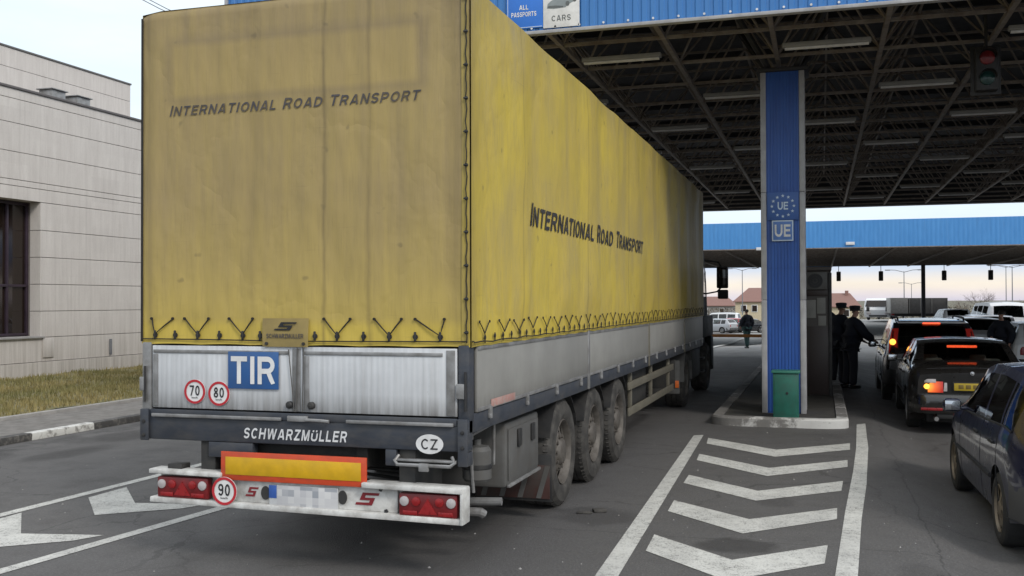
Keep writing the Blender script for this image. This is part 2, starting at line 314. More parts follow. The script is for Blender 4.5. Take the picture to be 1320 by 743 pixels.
MAT = {}
def setup_mats():
    A = MAT
    A['asphalt'] = asphalt_mat(); A['mark'] = paint_mark_mat()
    A['kerb'] = kerb_mat('kerb_paint', 1, 1.22, 2.45, .75); A['island_kerb'] = island_kerb_mat()
    A['clad'] = cladding_mat()
    A['paving'] = pm('pavement_concrete', (.20, .19, .18), .85, dirt=(.10, .095, .085), dirt_amt=.7, bmp=.3)
    A['island'] = pm('island_paving', (.060, .056, .050), .85, dirt=(.03, .03, .028), dirt_amt=.8, bmp=.4)
    A['soil'] = pm('turf_soil', (.20, .17, .085), .95, dirt=(.12, .12, .05), dirt_amt=.9, dirt_scale=(.6, .6, 1), bmp=.5)
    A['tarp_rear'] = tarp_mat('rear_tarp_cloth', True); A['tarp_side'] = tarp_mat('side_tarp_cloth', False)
    A['board_rear'] = alu_board_mat('rear_board_aluminium', False); A['board_side'] = alu_board_mat('side_board_aluminium', True)
    A['tarp_text'] = pm('faded_lettering', (.060, .057, .066), .7, var=.35, scale=14, dirt=(.15, .11, .045), dirt_amt=.45, dirt_scale=(6, 6, 2))
    A['tarp_text_dark'] = pm('dark_lettering', (.028, .028, .036), .6, var=.3, scale=9, dirt=(.12, .10, .05), dirt_amt=.4, dirt_scale=(1, 3, 3))
    A['rope'] = pm('black_rope', (.018, .016, .014), .8)
    A['chassis'] = pm('chassis_blue_grey', (.036, .042, .055), .5, dirt=(.085, .08, .075), dirt_amt=.5, dirt_scale=(2, 2, 5), bmp=.1)
    A['black'] = pm('black_steel', (.018, .018, .019), .6, dirt=(.05, .047, .042), dirt_amt=.6)
    A['frame_dark'] = pm('dusty_underframe', (.022, .022, .022), .7, dirt=(.05, .046, .04), dirt_amt=.7)
    A['galv'] = pm('galvanised_steel', (.30, .30, .30), .45, .4, dirt=(.12, .11, .10), dirt_amt=.7)
    A['white_steel'] = pm('white_painted_steel', (.60, .60, .58), .45, dirt=(.22, .20, .18), dirt_amt=.6, dirt_scale=(3, 3, 3))
    A['white'] = pm('white_film', (.72, .72, .72), .45, var=.08, dirt=(.40, .39, .37), dirt_amt=.4)
    A['white_letter'] = pm('white_lettering', (.66, .67, .68), .5, var=.1, dirt=(.3, .3, .3), dirt_amt=.4, dirt_scale=(6, 6, 6))
    A['blue_plate'] = pm('blue_plate_paint', (.022, .095, .28), .45, var=.1, dirt=(.06, .1, .18), dirt_amt=.4)
    A['red'] = pm('red_film', (.45, .02, .03), .5, var=.1)
    A['dark_red'] = pm('dark_red_film', (.20, .012, .018), .5, var=.1)
    A['ink'] = pm('black_ink', (.015, .015, .018), .6)
    A['refl_red'] = pm('red_reflective_film', (.56, .065, .02), .4, var=.12, dirt=(.3, .06, .03), dirt_amt=.5, dirt_scale=(3, 3, 6))
    A['refl_yel'] = pm('yellow_reflective_film', (.62, .36, .006), .4, var=.12, scale=10, dirt=(.42, .26, .02), dirt_amt=.5)
    A['plate_grey'] = pm('number_plate', (.50, .51, .52), .5, var=.06); A['plate_soft'] = pm('worn_number', (.38, .39, .41), .5, var=.05)
    A['plate_blue'] = pm('plate_band', (.03, .09, .33), .5)
    A['lens_red'] = pm('red_lamp_lens', (.27, .012, .014), .3, var=.25, scale=25); A['lens_dark'] = pm('dark_red_lens', (.16, .010, .012), .35, var=.3, scale=18)
    A['lens_green'] = pm('dark_green_lens', (.008, .04, .035), .3)
    A['lens_clear'] = pm('clear_lens', (.42, .39, .39), .25, var=.15, coat=.5)
    A['orange'] = pm('orange_reflector', (.62, .13, .015), .4)
    A['tyre'] = pm('dusty_tyre', (.036, .034, .032), .85, dirt=(.090, .084, .076), dirt_amt=.8, dirt_scale=(3, 3, 3), bmp=.2)
    A['car_tyre'] = pm('car_tyre', (.022, .022, .023), .8, dirt=(.05, .047, .043), dirt_amt=.5)
    A['rim'] = pm('dirty_rim', (.12, .108, .096), .6, .2, dirt=(.07, .06, .05), dirt_amt=.8, dirt_scale=(5, 5, 5))
    A['alloy'] = pm('alloy_wheel', (.38, .38, .39), .4, .6, dirt=(.2, .19, .17), dirt_amt=.5)
    A['gold_rim'] = pm('dusty_beige_rim', (.24, .20, .15), .5, .4, dirt=(.14, .11, .08), dirt_amt=.6)
    A['box_grey'] = pm('grey_plastic_box', (.10, .099, .096), .6, dirt=(.08, .074, .066), dirt_amt=.7)
    A['plaque'] = pm('tarp_plaque', (.30, .225, .075), .6, dirt=(.2, .15, .06), dirt_amt=.6)
    A['guard'] = pm('dull_aluminium_rail', (.15, .14, .11), .55, .1, dirt=(.14, .12, .09), dirt_amt=.7)
    A['cab'] = pm('dark_green_cab', (.010, .015, .012), .6, spec=.2, dirt=(.03, .03, .026), dirt_amt=.6)
    # canopy
    def corr(name, c1, c2, ax, scale):
        m, nt, b = newmat(name)
        v = coords(nt); n = noi(nt, coords(nt, 'Object', (3, 3, .6)), 1.5, 5, .6)
        c = mixc(nt, ramp(nt, n, [(.3, 0.), (.7, 1.)]), c1, c2)
        c = mixc(nt, mth(nt, 'MULTIPLY', ramp(nt, noi(nt, coords(nt, 'Object', (6, 6, .4), (4, 1, 2)), 1.3, 5, .7), [(.55, 0.), (.75, 1.)]), .35), c, tuple(x*.55+.03 for x in c1))
        nt.links.new(c, b.inputs['Base Color']); b.inputs['Roughness'].default_value = .42
        return m
    A['fascia'] = corr('blue_fascia_sheet', (.034, .155, .41), (.042, .175, .45), 0, 1)
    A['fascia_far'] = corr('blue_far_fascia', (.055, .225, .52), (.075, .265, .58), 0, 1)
    A['col_blue'] = corr('blue_column_sheet', (.013, .062, .27), (.022, .095, .36), 0, 1)
    A['trim'] = pm('grey_trim', (.36, .36, .37), .5, dirt=(.25, .24, .24), dirt_amt=.5, dirt_scale=(4, 4, 1))
    A['lattice'] = pm('rusty_lattice_steel', (.22, .195, .17), .6, var=.3, dirt=(.12, .07, .045), dirt_amt=.6)
    A['deck'] = pm('dark_deck', (.03, .03, .034), .7, dirt=(.018, .018, .02), dirt_amt=.6, dirt_scale=(1, 1, 1))
    A['tube'] = pm('lamp_housing', (.26, .26, .25), .5, dirt=(.3, .29, .27), dirt_amt=.6)
    A['bin'] = pm('green_bin_paint', (.010, .11, .080), .5, dirt=(.02, .075, .06), dirt_amt=.6, dirt_scale=(4, 4, 3))
    A['bin_lid'] = pm('green_bin_lid', (.03, .16, .12), .5)
    A['sign_blue'] = pm('sign_blue', (.03, .17, .62), .45, var=.08)
    A['flag_blue'] = pm('flag_blue', (.035, .10, .32), .5, var=.1)
    A['sign_pale'] = pm('sign_pale_blue', (.50, .60, .72), .5, var=.1)
    A['sign_grey'] = pm('sign_grey', (.22, .25, .26), .5); A['sign_tint'] = pm('sign_tint', (.42, .55, .52), .5); A['sign_dark'] = pm('sign_dark', (.10, .11, .11), .5)
    A['booth'] = pm('booth_panel', (.055, .047, .042), .6, dirt=(.06, .045, .04), dirt_amt=.6)
    A['booth_dark'] = pm('booth_dark_panel', (.028, .018, .016), .5)
    A['paper'] = pm('paper', (.22, .215, .20), .7, var=.15)
    # cars
    A['p_grey'] = pm('dark_grey_car_paint', (.019, .0175, .0165), .3, .3, var=.08, coat=1., dirt=(.035, .031, .028), dirt_amt=.2)
    A['p_black'] = pm('black_car_paint', (.010, .011, .014), .28, .2, var=.08, coat=1., dirt=(.05, .048, .045), dirt_amt=.2)
    A['p_blue'] = pm('dark_blue_car_paint', (.005, .007, .034), .3, .2, var=.08, coat=.8, dirt=(.022, .022, .03), dirt_amt=.2)
    A['p_silver'] = pm('silver_car_paint', (.40, .41, .43), .35, .3, var=.06, coat=.8); A['p_white'] = pm('white_car_paint', (.68, .69, .70), .4, var=.05, coat=.6)
    A['p_red'] = pm('red_car_paint', (.40, .02, .025), .35, var=.08, coat=.8)
    A['car_trim'] = pm('black_car_plastic', (.016, .016, .017), .6); A['grey_trim'] = pm('grey_car_plastic', (.06, .06, .062), .6)
    A['seat'] = pm('seat_cloth', (.05, .05, .053), .9); A['seat_light'] = pm('pale_seat_cloth', (.45, .43, .38), .9)
    A['glass'] = glassmat('car_glass', (.66, .72, .69)); A['glass_dark'] = glassmat('tinted_glass', (.30, .34, .33))
    A['bglass'] = pm('building_glass', (.020, .013, .010), .06, var=.2, scale=1.2)
    A['em_red'] = emat('lit_brake_light', (1, .10, .03), 1.3, (.5, .02, .02)); A['em_amber'] = emat('lit_amber_lamp', (1, .40, .05), 2.0, (.6, .3, .03)); A['em_soft'] = emat('glowing_red_lens', (1, .06, .03), .045, (.2, .012, .012))
    def tail_glow():
        m, nt, b = newmat('glowing_tail_lens')
        v = coords(nt, 'Object', (1, 1, 1), (.61, 0, -.72))
        ln = nd(nt, 'ShaderNodeVectorMath', operation='LENGTH'); ml = nd(nt, 'ShaderNodeVectorMath', operation='MULTIPLY'); nt.links.new(v, ml.inputs[0]); ml.inputs[1].default_value = (1, 0, 1); nt.links.new(ml.outputs[0], ln.inputs[0])
        f = ramp(nt, mth(nt, 'DIVIDE', ln.outputs['Value'], .2), [(0, (1.0, .50, .06)), (.22, (1.0, .38, .04)), (.5, (.75, .13, .02)), (1, (.28, .015, .01))])
        nt.links.new(f, b.inputs['Emission Color']); b.inputs['Emission Strength'].default_value = .8
        b.inputs['Base Color'].default_value = (.2, .02, .015, 1); b.inputs['Roughness'].default_value = .3
        return m
    A['tail_glow'] = tail_glow()
    A['chrome'] = pm('chrome', (.6, .6, .6), .2, .9, var=.05)
    A['mirror'] = pm('mirror_glass', (.5, .52, .55), .06, .9, var=.05)
    A['gb_plate'] = pm('yellow_number_plate', (.42, .30, .02), .5, var=.1)
    # people
    A['skin'] = pm('skin', (.36, .20, .14), .55, var=.08); A['uniform'] = pm('navy_uniform', (.007, .009, .018), .85, bmp=.3, bscale=40); A['uniform2'] = pm('dark_trousers', (.010, .011, .018), .85)
    A['shoe'] = pm('black_shoe', (.01, .01, .01), .4); A['hair'] = pm('dark_hair', (.012, .01, .008), .7)
    A['green_cloth'] = pm('teal_trousers', (.02, .055, .055), .85); A['patch'] = pm('sleeve_patch', (.06, .07, .09), .8)
    # background
    A['house_wall'] = pm('cream_render', (.55, .47, .33), .85, dirt=(.4, .34, .24), dirt_amt=.5); A['roof_tile'] = pm('red_roof_tiles', (.22, .12, .10), .8, var=.3, scale=20)
    A['bark'] = pm('bare_twigs', (.16, .13, .12), .9); A['hedge'] = pm('winter_bushes', (.14, .115, .09), .95, var=.4, scale=2, dirt=(.09, .08, .05), dirt_amt=.7)
    A['pole'] = pm('lamp_post_steel', (.16, .165, .18), .6); A['pole_dark'] = pm('dark_post', (.06, .06, .07), .6)
    A['lorry_grey'] = pm('grey_lorry_box', (.34, .33, .31), .6, dirt=(.25, .24, .22), dirt_amt=.5); A['lorry_dark'] = pm('dark_lorry_box', (.12, .115, .11), .6)
    A['boom'] = pm('orange_boom_paint', (.36, .14, .03), .5); A['stone'] = pm('kerb_stone', (.32, .31, .30), .85)
    m, nt, b = newmat('grass_blades')
    v = coords(nt); n = noi(nt, v, .9, 4); n2 = noi(nt, v, 25, 2)
    c = mixc(nt, ramp(nt, n, [(.35, 0.), (.62, 1.)]), (.15, .15, .05), (.30, .24, .10))
    nt.links.new(mixc(nt, mth(nt, 'MULTIPLY', n2, .5), c, (.20, .17, .07)), b.inputs['Base Color']); b.inputs['Roughness'].default_value = .8
    A['grass'] = m
setup_mats()

# ------------------------------------------------------------------ mesh helpers
class MB:
    def __init__(s): s.bm = bmesh.new()
    def box(s, lo, hi, bev=0, seg=2, rot=None, pivot=None):
        lo = Vector(lo); hi = Vector(hi); c = (lo+hi)/2; d = hi-lo
        mat = Matrix.Translation(c) @ Matrix.Diagonal((abs(d.x), abs(d.y), abs(d.z), 1))
        if rot is not None:
            p = Vector(pivot) if pivot is not None else c
            mat = Matrix.Translation(p) @ rot.to_4x4() @ Matrix.Translation(-p) @ mat
        r = bmesh.ops.create_cube(s.bm, size=1, matrix=mat)
        if bev:
            es = list({e for v in r['verts'] for e in v.link_edges})
            bmesh.ops.bevel(s.bm, geom=es, offset=min(bev, .45*min(abs(d.x), abs(d.y), abs(d.z))), segments=seg, profile=.5, affect='EDGES', clamp_overlap=True)
        return s
    def poly(s, pts, th=None):          # flat polygon, thickened along vector th
        vs = [s.bm.verts.new(p) for p in pts]
        if th is None:
            s.bm.faces.new(vs); return s
        th = Vector(th); ws = [s.bm.verts.new(Vector(p)+th) for p in pts]
        s.bm.faces.new(vs); s.bm.faces.new(ws[::-1])
        n = len(pts)
        for i in range(n): s.bm.faces.new((vs[i], ws[i], ws[(i+1) % n], vs[(i+1) % n]))
        return s
    def tube(s, pts, r, n=8, close=False, taper=None):
        pts = [Vector(p) for p in pts]; rings = []
        for i, p in enumerate(pts):
            if i == 0: t = pts[1]-pts[0]
            elif i == len(pts)-1: t = pts[-1]-pts[-2]
            else: t = (pts[i+1]-pts[i]).normalized()+(pts[i]-pts[i-1]).normalized()
            t.normalize()
            a = Vector((0, 0, 1)) if abs(t.z) < .9 else Vector((1, 0, 0))
            u = t.cross(a).normalized(); w = t.cross(u)
            rr = r if taper is None else r+(taper-r)*i/(len(pts)-1)
            rings.append([s.bm.verts.new(p+(u*math.cos(2*PI*k/n+PI/n)+w*math.sin(2*PI*k/n+PI/n))*rr) for k in range(n)])
        for a, b in zip(rings, rings[1:]):
            for k in range(n): s.bm.faces.new((a[k], a[(k+1) % n], b[(k+1) % n], b[k]))
        if n > 2:
            s.bm.faces.new(rings[0][::-1]); s.bm.faces.new(rings[-1])
        return s
    def lathe(s, prof, n, c=(0, 0, 0), axis='x', skip=None):     # prof: (along axis, radius)
        c = Vector(c); rings = []
        for (a, r) in prof:
            ring = []
            for k in range(n):
                t = 2*PI*k/n; p, q = r*math.cos(t), r*math.sin(t)
                v = {'x': (a, p, q), 'y': (p, a, q), 'z': (p, q, a)}[axis]
                ring.append(s.bm.verts.new(c+Vector(v)))
            rings.append(ring)
        for i, (a, b) in enumerate(zip(rings, rings[1:])):
            for k in range(n):
                if skip and skip(i, k): continue
                s.bm.faces.new((a[k], a[(k+1) % n], b[(k+1) % n], b[k]))
        s.last = rings
        return s
    def disc(s, c, r, n=24, axis='y', th=.004, ry=None):
        c = Vector(c); pts = []
        for k in range(n):
            t = 2*PI*k/n; p, q = r*math.cos(t), (ry or r)*math.sin(t)
            pts.append(c+Vector({'x': (0, p, q), 'y': (p, 0, q), 'z': (p, q, 0)}[axis]))
        return s.poly(pts, {'x': (th, 0, 0), 'y': (0, th, 0), 'z': (0, 0, th)}[axis])
    def ring(s, c, r0, r1, n=32, axis='y', th=.004):
        a = -th if th < 0 else 0
        s.lathe([(0, r0), (0, r1), (th, r1), (th, r0), (0, r0)], n, c, axis); return s
    def grid(s, fn, nu, nv):
        g = [[s.bm.verts.new(fn(i/nu, j/nv)) for j in range(nv+1)] for i in range(nu+1)]
        for i in range(nu):
            for j in range(nv): s.bm.faces.new((g[i][j], g[i+1][j], g[i+1][j+1], g[i][j+1]))
        return s
    def add(s, verts, faces):
        vs = [s.bm.verts.new(v) for v in verts]
        for f in faces:
            try: s.bm.faces.new([vs[i] for i in f])
            except ValueError: pass
        return s
    def build(s, name, mat, parent=None, angle=32, recalc=True, loc=None):
        if recalc: bmesh.ops.recalc_face_normals(s.bm, faces=s.bm.faces)
        me = bpy.data.meshes.new(name); s.bm.to_mesh(me); s.bm.free()
        for p in me.polygons: p.use_smooth = True
        me.set_sharp_from_angle(angle=R(angle))
        me.materials.append(mat if not isinstance(mat, str) else MAT[mat])
        o = bpy.data.objects.new(name, me); COL.objects.link(o)
        if parent: o.parent = parent
        if loc is not None: o.location = loc
        return o
def B(name, lo, hi, mat, parent=None, bev=.01): return MB().box(lo, hi, bev).build(name, mat, parent)
def tag(o, label, cat, group=None):
    o['label'] = label; o['category'] = cat
    if group: o['group'] = group
    return o
def thing(name, label, cat, loc=(0, 0, 0), rz=0, group=None):
    o = bpy.data.objects.new(name, None); COL.objects.link(o); o.empty_display_size = .2
    o.location = loc; o.rotation_euler = (0, 0, rz); return tag(o, label, cat, group)
def struct(o): o['kind'] = 'structure'; return o
def copy_tree(o, parent=None):
    c = o.copy(); COL.objects.link(c); c.parent = parent
    for ch in list(o.children): copy_tree(ch, c)
    return c
def text_geo(s, shear=0, bold=0, small=None, ext=0, spacing=1.0):
    cu = bpy.data.curves.new('t', 'FONT'); cu.body = s; cu.size = 1; cu.shear = shear; cu.offset = bold
    cu.resolution_u = 4; cu.space_character = spacing
    if small:
        cu.small_caps_scale = small
        for i, ch in enumerate(s):
            if ch.islower(): cu.body_format[i].use_small_caps = True
    o = bpy.data.objects.new('t', cu); COL.objects.link(o)
    bpy.context.view_layer.update()
    me = bpy.data.meshes.new_from_object(o.evaluated_get(bpy.context.evaluated_depsgraph_get()))
    vs = [v.co.copy() for v in me.vertices]; fs = [tuple(p.vertices) for p in me.polygons]
    bpy.data.objects.remove(o); bpy.data.curves.remove(cu); bpy.data.meshes.remove(me)
    x0 = min(v.x for v in vs); x1 = max(v.x for v in vs); y0 = min(v.y for v in vs); y1 = max(v.y for v in vs)
    return [((v.x-x0)/(x1-x0), (v.y-y0)/(y1-y0)) for v in vs], fs
def text(name, s, org, ux, uy, mat, parent=None, fn=None, **kw):
    """lettering filling the box org, org+ux, org+uy; every word a mesh of its own"""
    uv, fs = text_geo(s, **kw)
    org = Vector(org); ux = Vector(ux); uy = Vector(uy)
    pts = [org+ux*u+uy*v for u, v in uv]
    if fn: pts = [fn(p) for p in pts]
    words = s.split(); cuts = []
    if len(words) > 1:
        iv = sorted((min(uv[i][0] for i in f), max(uv[i][0] for i in f)) for f in fs)
        gaps = []; hi = iv[0][1]
        for a, b in iv[1:]:
            if a > hi: gaps.append((a-hi, (a+hi)/2))
            hi = max(hi, b)
        cuts = sorted(g[1] for g in sorted(gaps)[::-1][:len(words)-1])
    out = None
    for k in range(len(cuts)+1):
        lo = cuts[k-1] if k else -1; hi = cuts[k] if k < len(cuts) else 2
        ff = [f for f in fs if lo < uv[f[0]][0] <= hi]
        used = sorted({i for f in ff for i in f}); mp = {i: q for q, i in enumerate(used)}
        out = MB().add([pts[i] for i in used], [tuple(mp[i] for i in f) for f in ff]).build(name, mat, parent)
    return out

# grotesque capitals drawn as broad strokes
TH = .185
def _arc(cx, cy, rx, ry, a0, a1, n=12): return [(cx+rx*math.cos(R(a0+(a1-a0)*k/n)), cy+ry*math.sin(R(a0+(a1-a0)*k/n))) for k in range(n+1)]
def glyph(ch):
    h = TH/2; q = .5-h
    def bowl(w, y0, y1): ry = (y1-y0)/2; return [(TH, y1), (w-h-ry*1.05, y1)]+_arc(w-h-ry*1.05, (y0+y1)/2, ry*1.05, ry, 90, -90)[1:]+[(TH, y0)]
    V = lambda x: [(x, 0), (x, 1)]
    G = {'I': (.20, [V(.10)]), 'T': (.74, [[(0, 1-h), (.74, 1-h)], [(.37, 0), (.37, 1-TH)]]), 'N': (.80, [V(h), V(.8-h), [(h, 1), (.8-h, 0)]]),
         'E': (.68, [V(h), [(TH, 1-h), (.68, 1-h)], [(TH, .52), (.63, .52)], [(TH, h), (.68, h)]]), 'L': (.62, [V(h), [(TH, h), (.62, h)]]),
         'R': (.78, [V(h), bowl(.76, .47, 1-h), [(.46, .47), (.69, 0)]]), 'P': (.74, [V(h), bowl(.74, .44, 1-h)]), 'D': (.80, [V(h), bowl(.80, h, 1-h)]),
         'A': (.84, [[(h*.9, 0), (.42-.03, 1)], [(.42+.03, 1), (.84-h*.9, 0)], [(.2, .29), (.64, .29)]]), 'O': (.86, [_arc(.43, .5, .43-h, .5-h, 0, 360, 28)]), 'C': (.80, [_arc(.42, .5, .42-h, .5-h, 42, 318, 22)]),
         'S': (.74, [_arc(.37, .705, .37-h, .205, 15, 270, 14)[:-1]+_arc(.37, .295, .37-h, .205, 90, -165, 14)]), 'H': (.80, [V(h), V(.8-h), [(TH, .52), (.8-TH, .52)]]), 'U': (.80, [[(h, 1), (h, .42)]+_arc(.4, .42, .4-h, .42-h, 180, 360, 14)+[(.8-h, .42), (.8-h, 1)]]),
         'W': (1.16, [[(h*.8, 1), (.29, 0)], [(.30, 0), (.58, 1)], [(.58, 1), (.86, 0)], [(.87, 0), (1.16-h*.8, 1)]]), 'Z': (.72, [[(.02, 1-h), (.72, 1-h)], [(.60, .9), (.12, .1)], [(0, h), (.72, h)]]), 'M': (.94, [V(h), V(.94-h), [(h+.04, 1), (.47, .02)], [(.47, .02), (.90-h, 1)]]),
         '7': (.60, [[(0, 1-h), (.6, 1-h)], [(.52, .92), (.20, 0)]]), '0': (.62, [_arc(.31, .5, .31-h, .5-h, 0, 360, 26)]), '8': (.62, [_arc(.31, .745, .27-h, .255-h*.9, 0, 360, 20), _arc(.31, .275, .31-h, .275-h, 0, 360, 22)]),
         '9': (.62, [_arc(.31, .69, .31-h, .31-h, 0, 360, 22), [(.62-h, .69)]+_arc(.30, .36, .32-h, .36-h, 10, -150, 12)])}
    if ch == '\u00dc':
        w, st = G['U']; return w, [[(x, y*.72) for x, y in p] for p in st]+[[(.20, .83), (.20, 1)], [(.60, .83), (.60, 1)]]
    return G[ch]
def strokes(name, st, org, ux, uy, mat, parent=None, fn=None, nrm=(0, -1, 0), shear=0, small=None, spacing=.13, thin=1., gap=.36):
    """broad-stroke lettering filling the box org, org+ux, org+uy; every word a mesh of its own"""
    org = Vector(org); ux = Vector(ux); uy = Vector(uy); nrm = Vector(nrm); x = 0; words = []
    for wd in st.split(' '):
        L = []
        for i, ch in enumerate(wd):
            k = small if (small and i) else 1
            w, ps = glyph(ch.upper())
            for p in ps: L.append(([(x+a*k, b*k) for a, b in p], k))
            x += w*k+spacing
        words.append(L); x += gap
    W = x-gap-spacing; out = None
    for L in words:
        m = MB()
        for q, (p, k) in enumerate(L):
            pts = [p[0]]
            for a, b in zip(p, p[1:]):
                d = math.dist(a, b); n = max(1, int(d/.22))
                for j in range(1, n+1): pts.append((a[0]+(b[0]-a[0])*j/n, a[1]+(b[1]-a[1])*j/n))
            closed = math.dist(p[0], p[-1]) < 1e-4 and len(p) > 3
            rows = []
            for i, c in enumerate(pts):
                a = pts[i-1] if i else (pts[-2] if closed else c); b = pts[i+1] if i < len(pts)-1 else (pts[1] if closed else c)
                t = Vector((b[0]-a[0], b[1]-a[1])).normalized(); g = Vector((-t.y, t.x))*TH/2*k*thin
                row = []
                for s_ in (1, -1):
                    X, Y = c[0]+g.x*s_, min(k, max(0, c[1]+g.y*s_)); P = org+ux*((X+shear*Y)/(W+shear))+uy*Y
                    if fn: P = fn(P)
                    row.append(m.bm.verts.new(P+nrm*(.0002*(q % 5))))
                rows.append(row)
            for a, b in zip(rows, rows[1:]):
                try: m.bm.faces.new((a[0], b[0], b[1], a[1]))
                except ValueError: pass
        out = m.build(name, mat, parent, recalc=False)
    return out

# ------------------------------------------------------------------ world and light
scene.world = bpy.data.worlds.new('World'); scene.world.use_nodes = True
wt = scene.world.node_tree; bg = wt.nodes['Background']
SUN_EL, SUN_AZ = R(38), R(128)      # azimuth clockwise from +Y
sky = nd(wt, 'ShaderNodeTexSky', sky_type='NISHITA'); sky.sun_disc = False
sky.sun_elevation = SUN_EL; sky.sun_rotation = SUN_AZ; sky.air_density = 1.2; sky.dust_density = 2.5
tc = nd(wt, 'ShaderNodeTexCoord'); sp = nd(wt, 'ShaderNodeSeparateXYZ'); wt.links.new(tc.outputs['Generated'], sp.inputs[0])
# a deck of thin cloud over the clear sky: warm towards the horizon, a blue gap above, white overhead
mpn = nd(wt, 'ShaderNodeMapping'); mpn.inputs['Scale'].default_value = (2.2, 2.2, 9); wt.links.new(tc.outputs['Generated'], mpn.inputs[0])
cn = noi(wt, mpn.outputs[0], 1.6, 6, .6)
el = mth(wt, 'ADD', sp.outputs[2], mth(wt, 'MULTIPLY', mth(wt, 'SUBTRACT', cn, .5), .014))
cl = ramp(wt, el, [(0, (5.9, 5.6, 6.4)), (.007, (6.9, 6.3, 6.3)), (.014, (7.9, 7.1, 6.0)), (.021, (7.4, 7.0, 6.6)), (.030, (5.2, 6.1, 7.6)), (.08, (6.6, 7.5, 8.5)), (.26, (7.0, 7.9, 8.5)), (.6, (9.5, 9.9, 10.3))])
cov = ramp(wt, cn, [(.35, .78), (.65, .95)])
skc = mixc(wt, cov, sky.outputs[0], cl)
wt.links.new(skc, bg.inputs[0]); bg.inputs[1].default_value = .10
sl = bpy.data.lights.new('sun', 'SUN'); sl.energy = 1.15; sl.angle = R(14); sl.color = (1, .95, .88)
so = bpy.data.objects.new('sun', sl); COL.objects.link(so)
d = Vector((math.sin(SUN_AZ)*math.cos(SUN_EL), math.cos(SUN_AZ)*math.cos(SUN_EL), math.sin(SUN_EL)))
so.rotation_euler = (-d).to_track_quat('-Z', 'Y').to_euler()
so.location = (20, -20, 30)
scene.view_settings.view_transform = 'Standard'; scene.view_settings.look = 'None'
scene.view_settings.exposure = 0.5; scene.view_settings.gamma = 1; scene.view_settings.use_curve_mapping = False
scene.render.engine = 'CYCLES'
scene.cycles.max_bounces = 8; scene.cycles.transparent_max_bounces = 12
scene.cycles.use_denoising = True

# ------------------------------------------------------------------ ground and markings
def sst(a, b, v): t = min(1, max(0, (v-a)/(b-a))); return t*t*(3-2*t)
def gz(x, y):       # the queue's lane lies a little lower; the yard falls away far off, sooner on the left
    z = -.15*sst(2.85, 3.6, x)
    d = max(sst(105, 135, y), sst(25, 78, y)*(1-sst(-3, 5, x)))
    return z*(1-d)-1.45*d
def ground():
    xs = [-3000, -800, -200, -80, -40, -20, -10, -6, -4, -2, 0, 2, 2.85, 2.95, 3.05, 3.15, 3.25, 3.35, 3.45, 3.6, 6, 10, 20, 40, 80, 200, 800, 3000]
    ys = [-600, -100, -20, 0, 20, 25, 29, 33, 37, 41, 45, 50, 54, 58, 64, 70, 76, 82, 88, 94, 105, 112, 120, 130, 150, 220, 400, 900, 2000, 4500]
    vs = [(x, y, gz(x, y)) for y in ys for x in xs]; n = len(xs)
    fs = [(j*n+i, j*n+i+1, (j+1)*n+i+1, (j+1)*n+i) for j in range(len(ys)-1) for i in range(n-1)]
    struct(MB().add(vs, fs).build('road', 'asphalt'))
ground()
def crop8(x, y): return gp(740+x/3.143, 530+y/3.143)
def strip(name, pts, z=.004):
    return struct(MB().poly([(p.x, p.y, z) for p in pts]).build(name, 'mark'))
def band(name, left, right):
    m = MB(); L = [m.bm.verts.new((p.x, p.y, .004)) for p in left]; Q = [m.bm.verts.new((p.x, p.y, .004)) for p in right]
    for i in range(len(L)-1): m.bm.faces.new((L[i], Q[i], Q[i+1], L[i+1]))
    return struct(m.build(name, 'mark'))
for P in ([(543, 110), (537, 133), (815, 187), (1118, 158), (1118, 132), (820, 158)], [(507, 175), (497, 200), (782, 265), (1108, 228), (1108, 200), (790, 232)],
          [(465, 260), (443, 293), (737, 365), (1083, 325), (1090, 285), (745, 325)], [(405, 363), (380, 407), (683, 498), (1065, 440), (1066, 395), (710, 440)],
          [(325, 502), (290, 568), (620, 690), (1015, 620), (1028, 545), (640, 605)]):
    w = [crop8(*p) for p in P]
    band('painted_chevron', [w[0], w[5], w[4]], [w[1], w[2], w[3]])
a = [crop8(485, 100), crop8(85, 669)]; b_ = [crop8(525, 98), crop8(180, 669)]
a.append(a[1]+(a[1]-a[0])*.45); b_.append(b_[1]+(b_[1]-b_[0])*.45)
band('painted_line', a, b_)
a = [crop8(*p) for p in ((1145, 55), (1143, 150), (1130, 250), (1100, 400), (1058, 669))]; b_ = [crop8(*p) for p in ((1180, 52), (1192, 150), (1185, 300), (1165, 440), (1150, 669))]
a.append(a[-1]+(a[-1]-a[-2])*1.2); b_.append(b_[-1]+(b_[-1]-b_[-2])*1.2)
band('painted_line', a, b_)
for (x0, y0, x1, y1, w) in ((-4.70, -.3, -4.47, 8.0, .12), (-3.42, -2.4, -2.93, 2.1, .12)):
    t = Vector((x1-x0, y1-y0, 0)).normalized(); nrm = Vector((-t.y, t.x, 0))*w/2
    p, q = Vector((x0, y0, 0)), Vector((x1, y1, 0))
    if x0 < -4: p = p-t*6
    else: p = p-t*3
    band('painted_line', [p+nrm, q+nrm], [p-nrm, q-nrm])
A1 = [gp(*p) for p in ((114, 642), (163, 628.5), (174, 649), (268, 650.5), (235, 656), (122, 664.6))]
sh = gp(27, 688.5)-gp(174, 649)
band('painted_arrow', [A1[0], A1[1], A1[2]][:2]+[A1[2]], [A1[5], A1[5].lerp(A1[2], .5), A1[2].lerp(A1[5], .02)]) if 0 else strip('painted_arrow', A1)
strip('painted_arrow', [p+sh for p in A1])
def gpz(px, py):
    z = 0
    for _ in range(12):
        p = gp(px, py, z); z = z*.5+gz(p.x, p.y)*.5
    return Vector((p.x, p.y, z+.03))
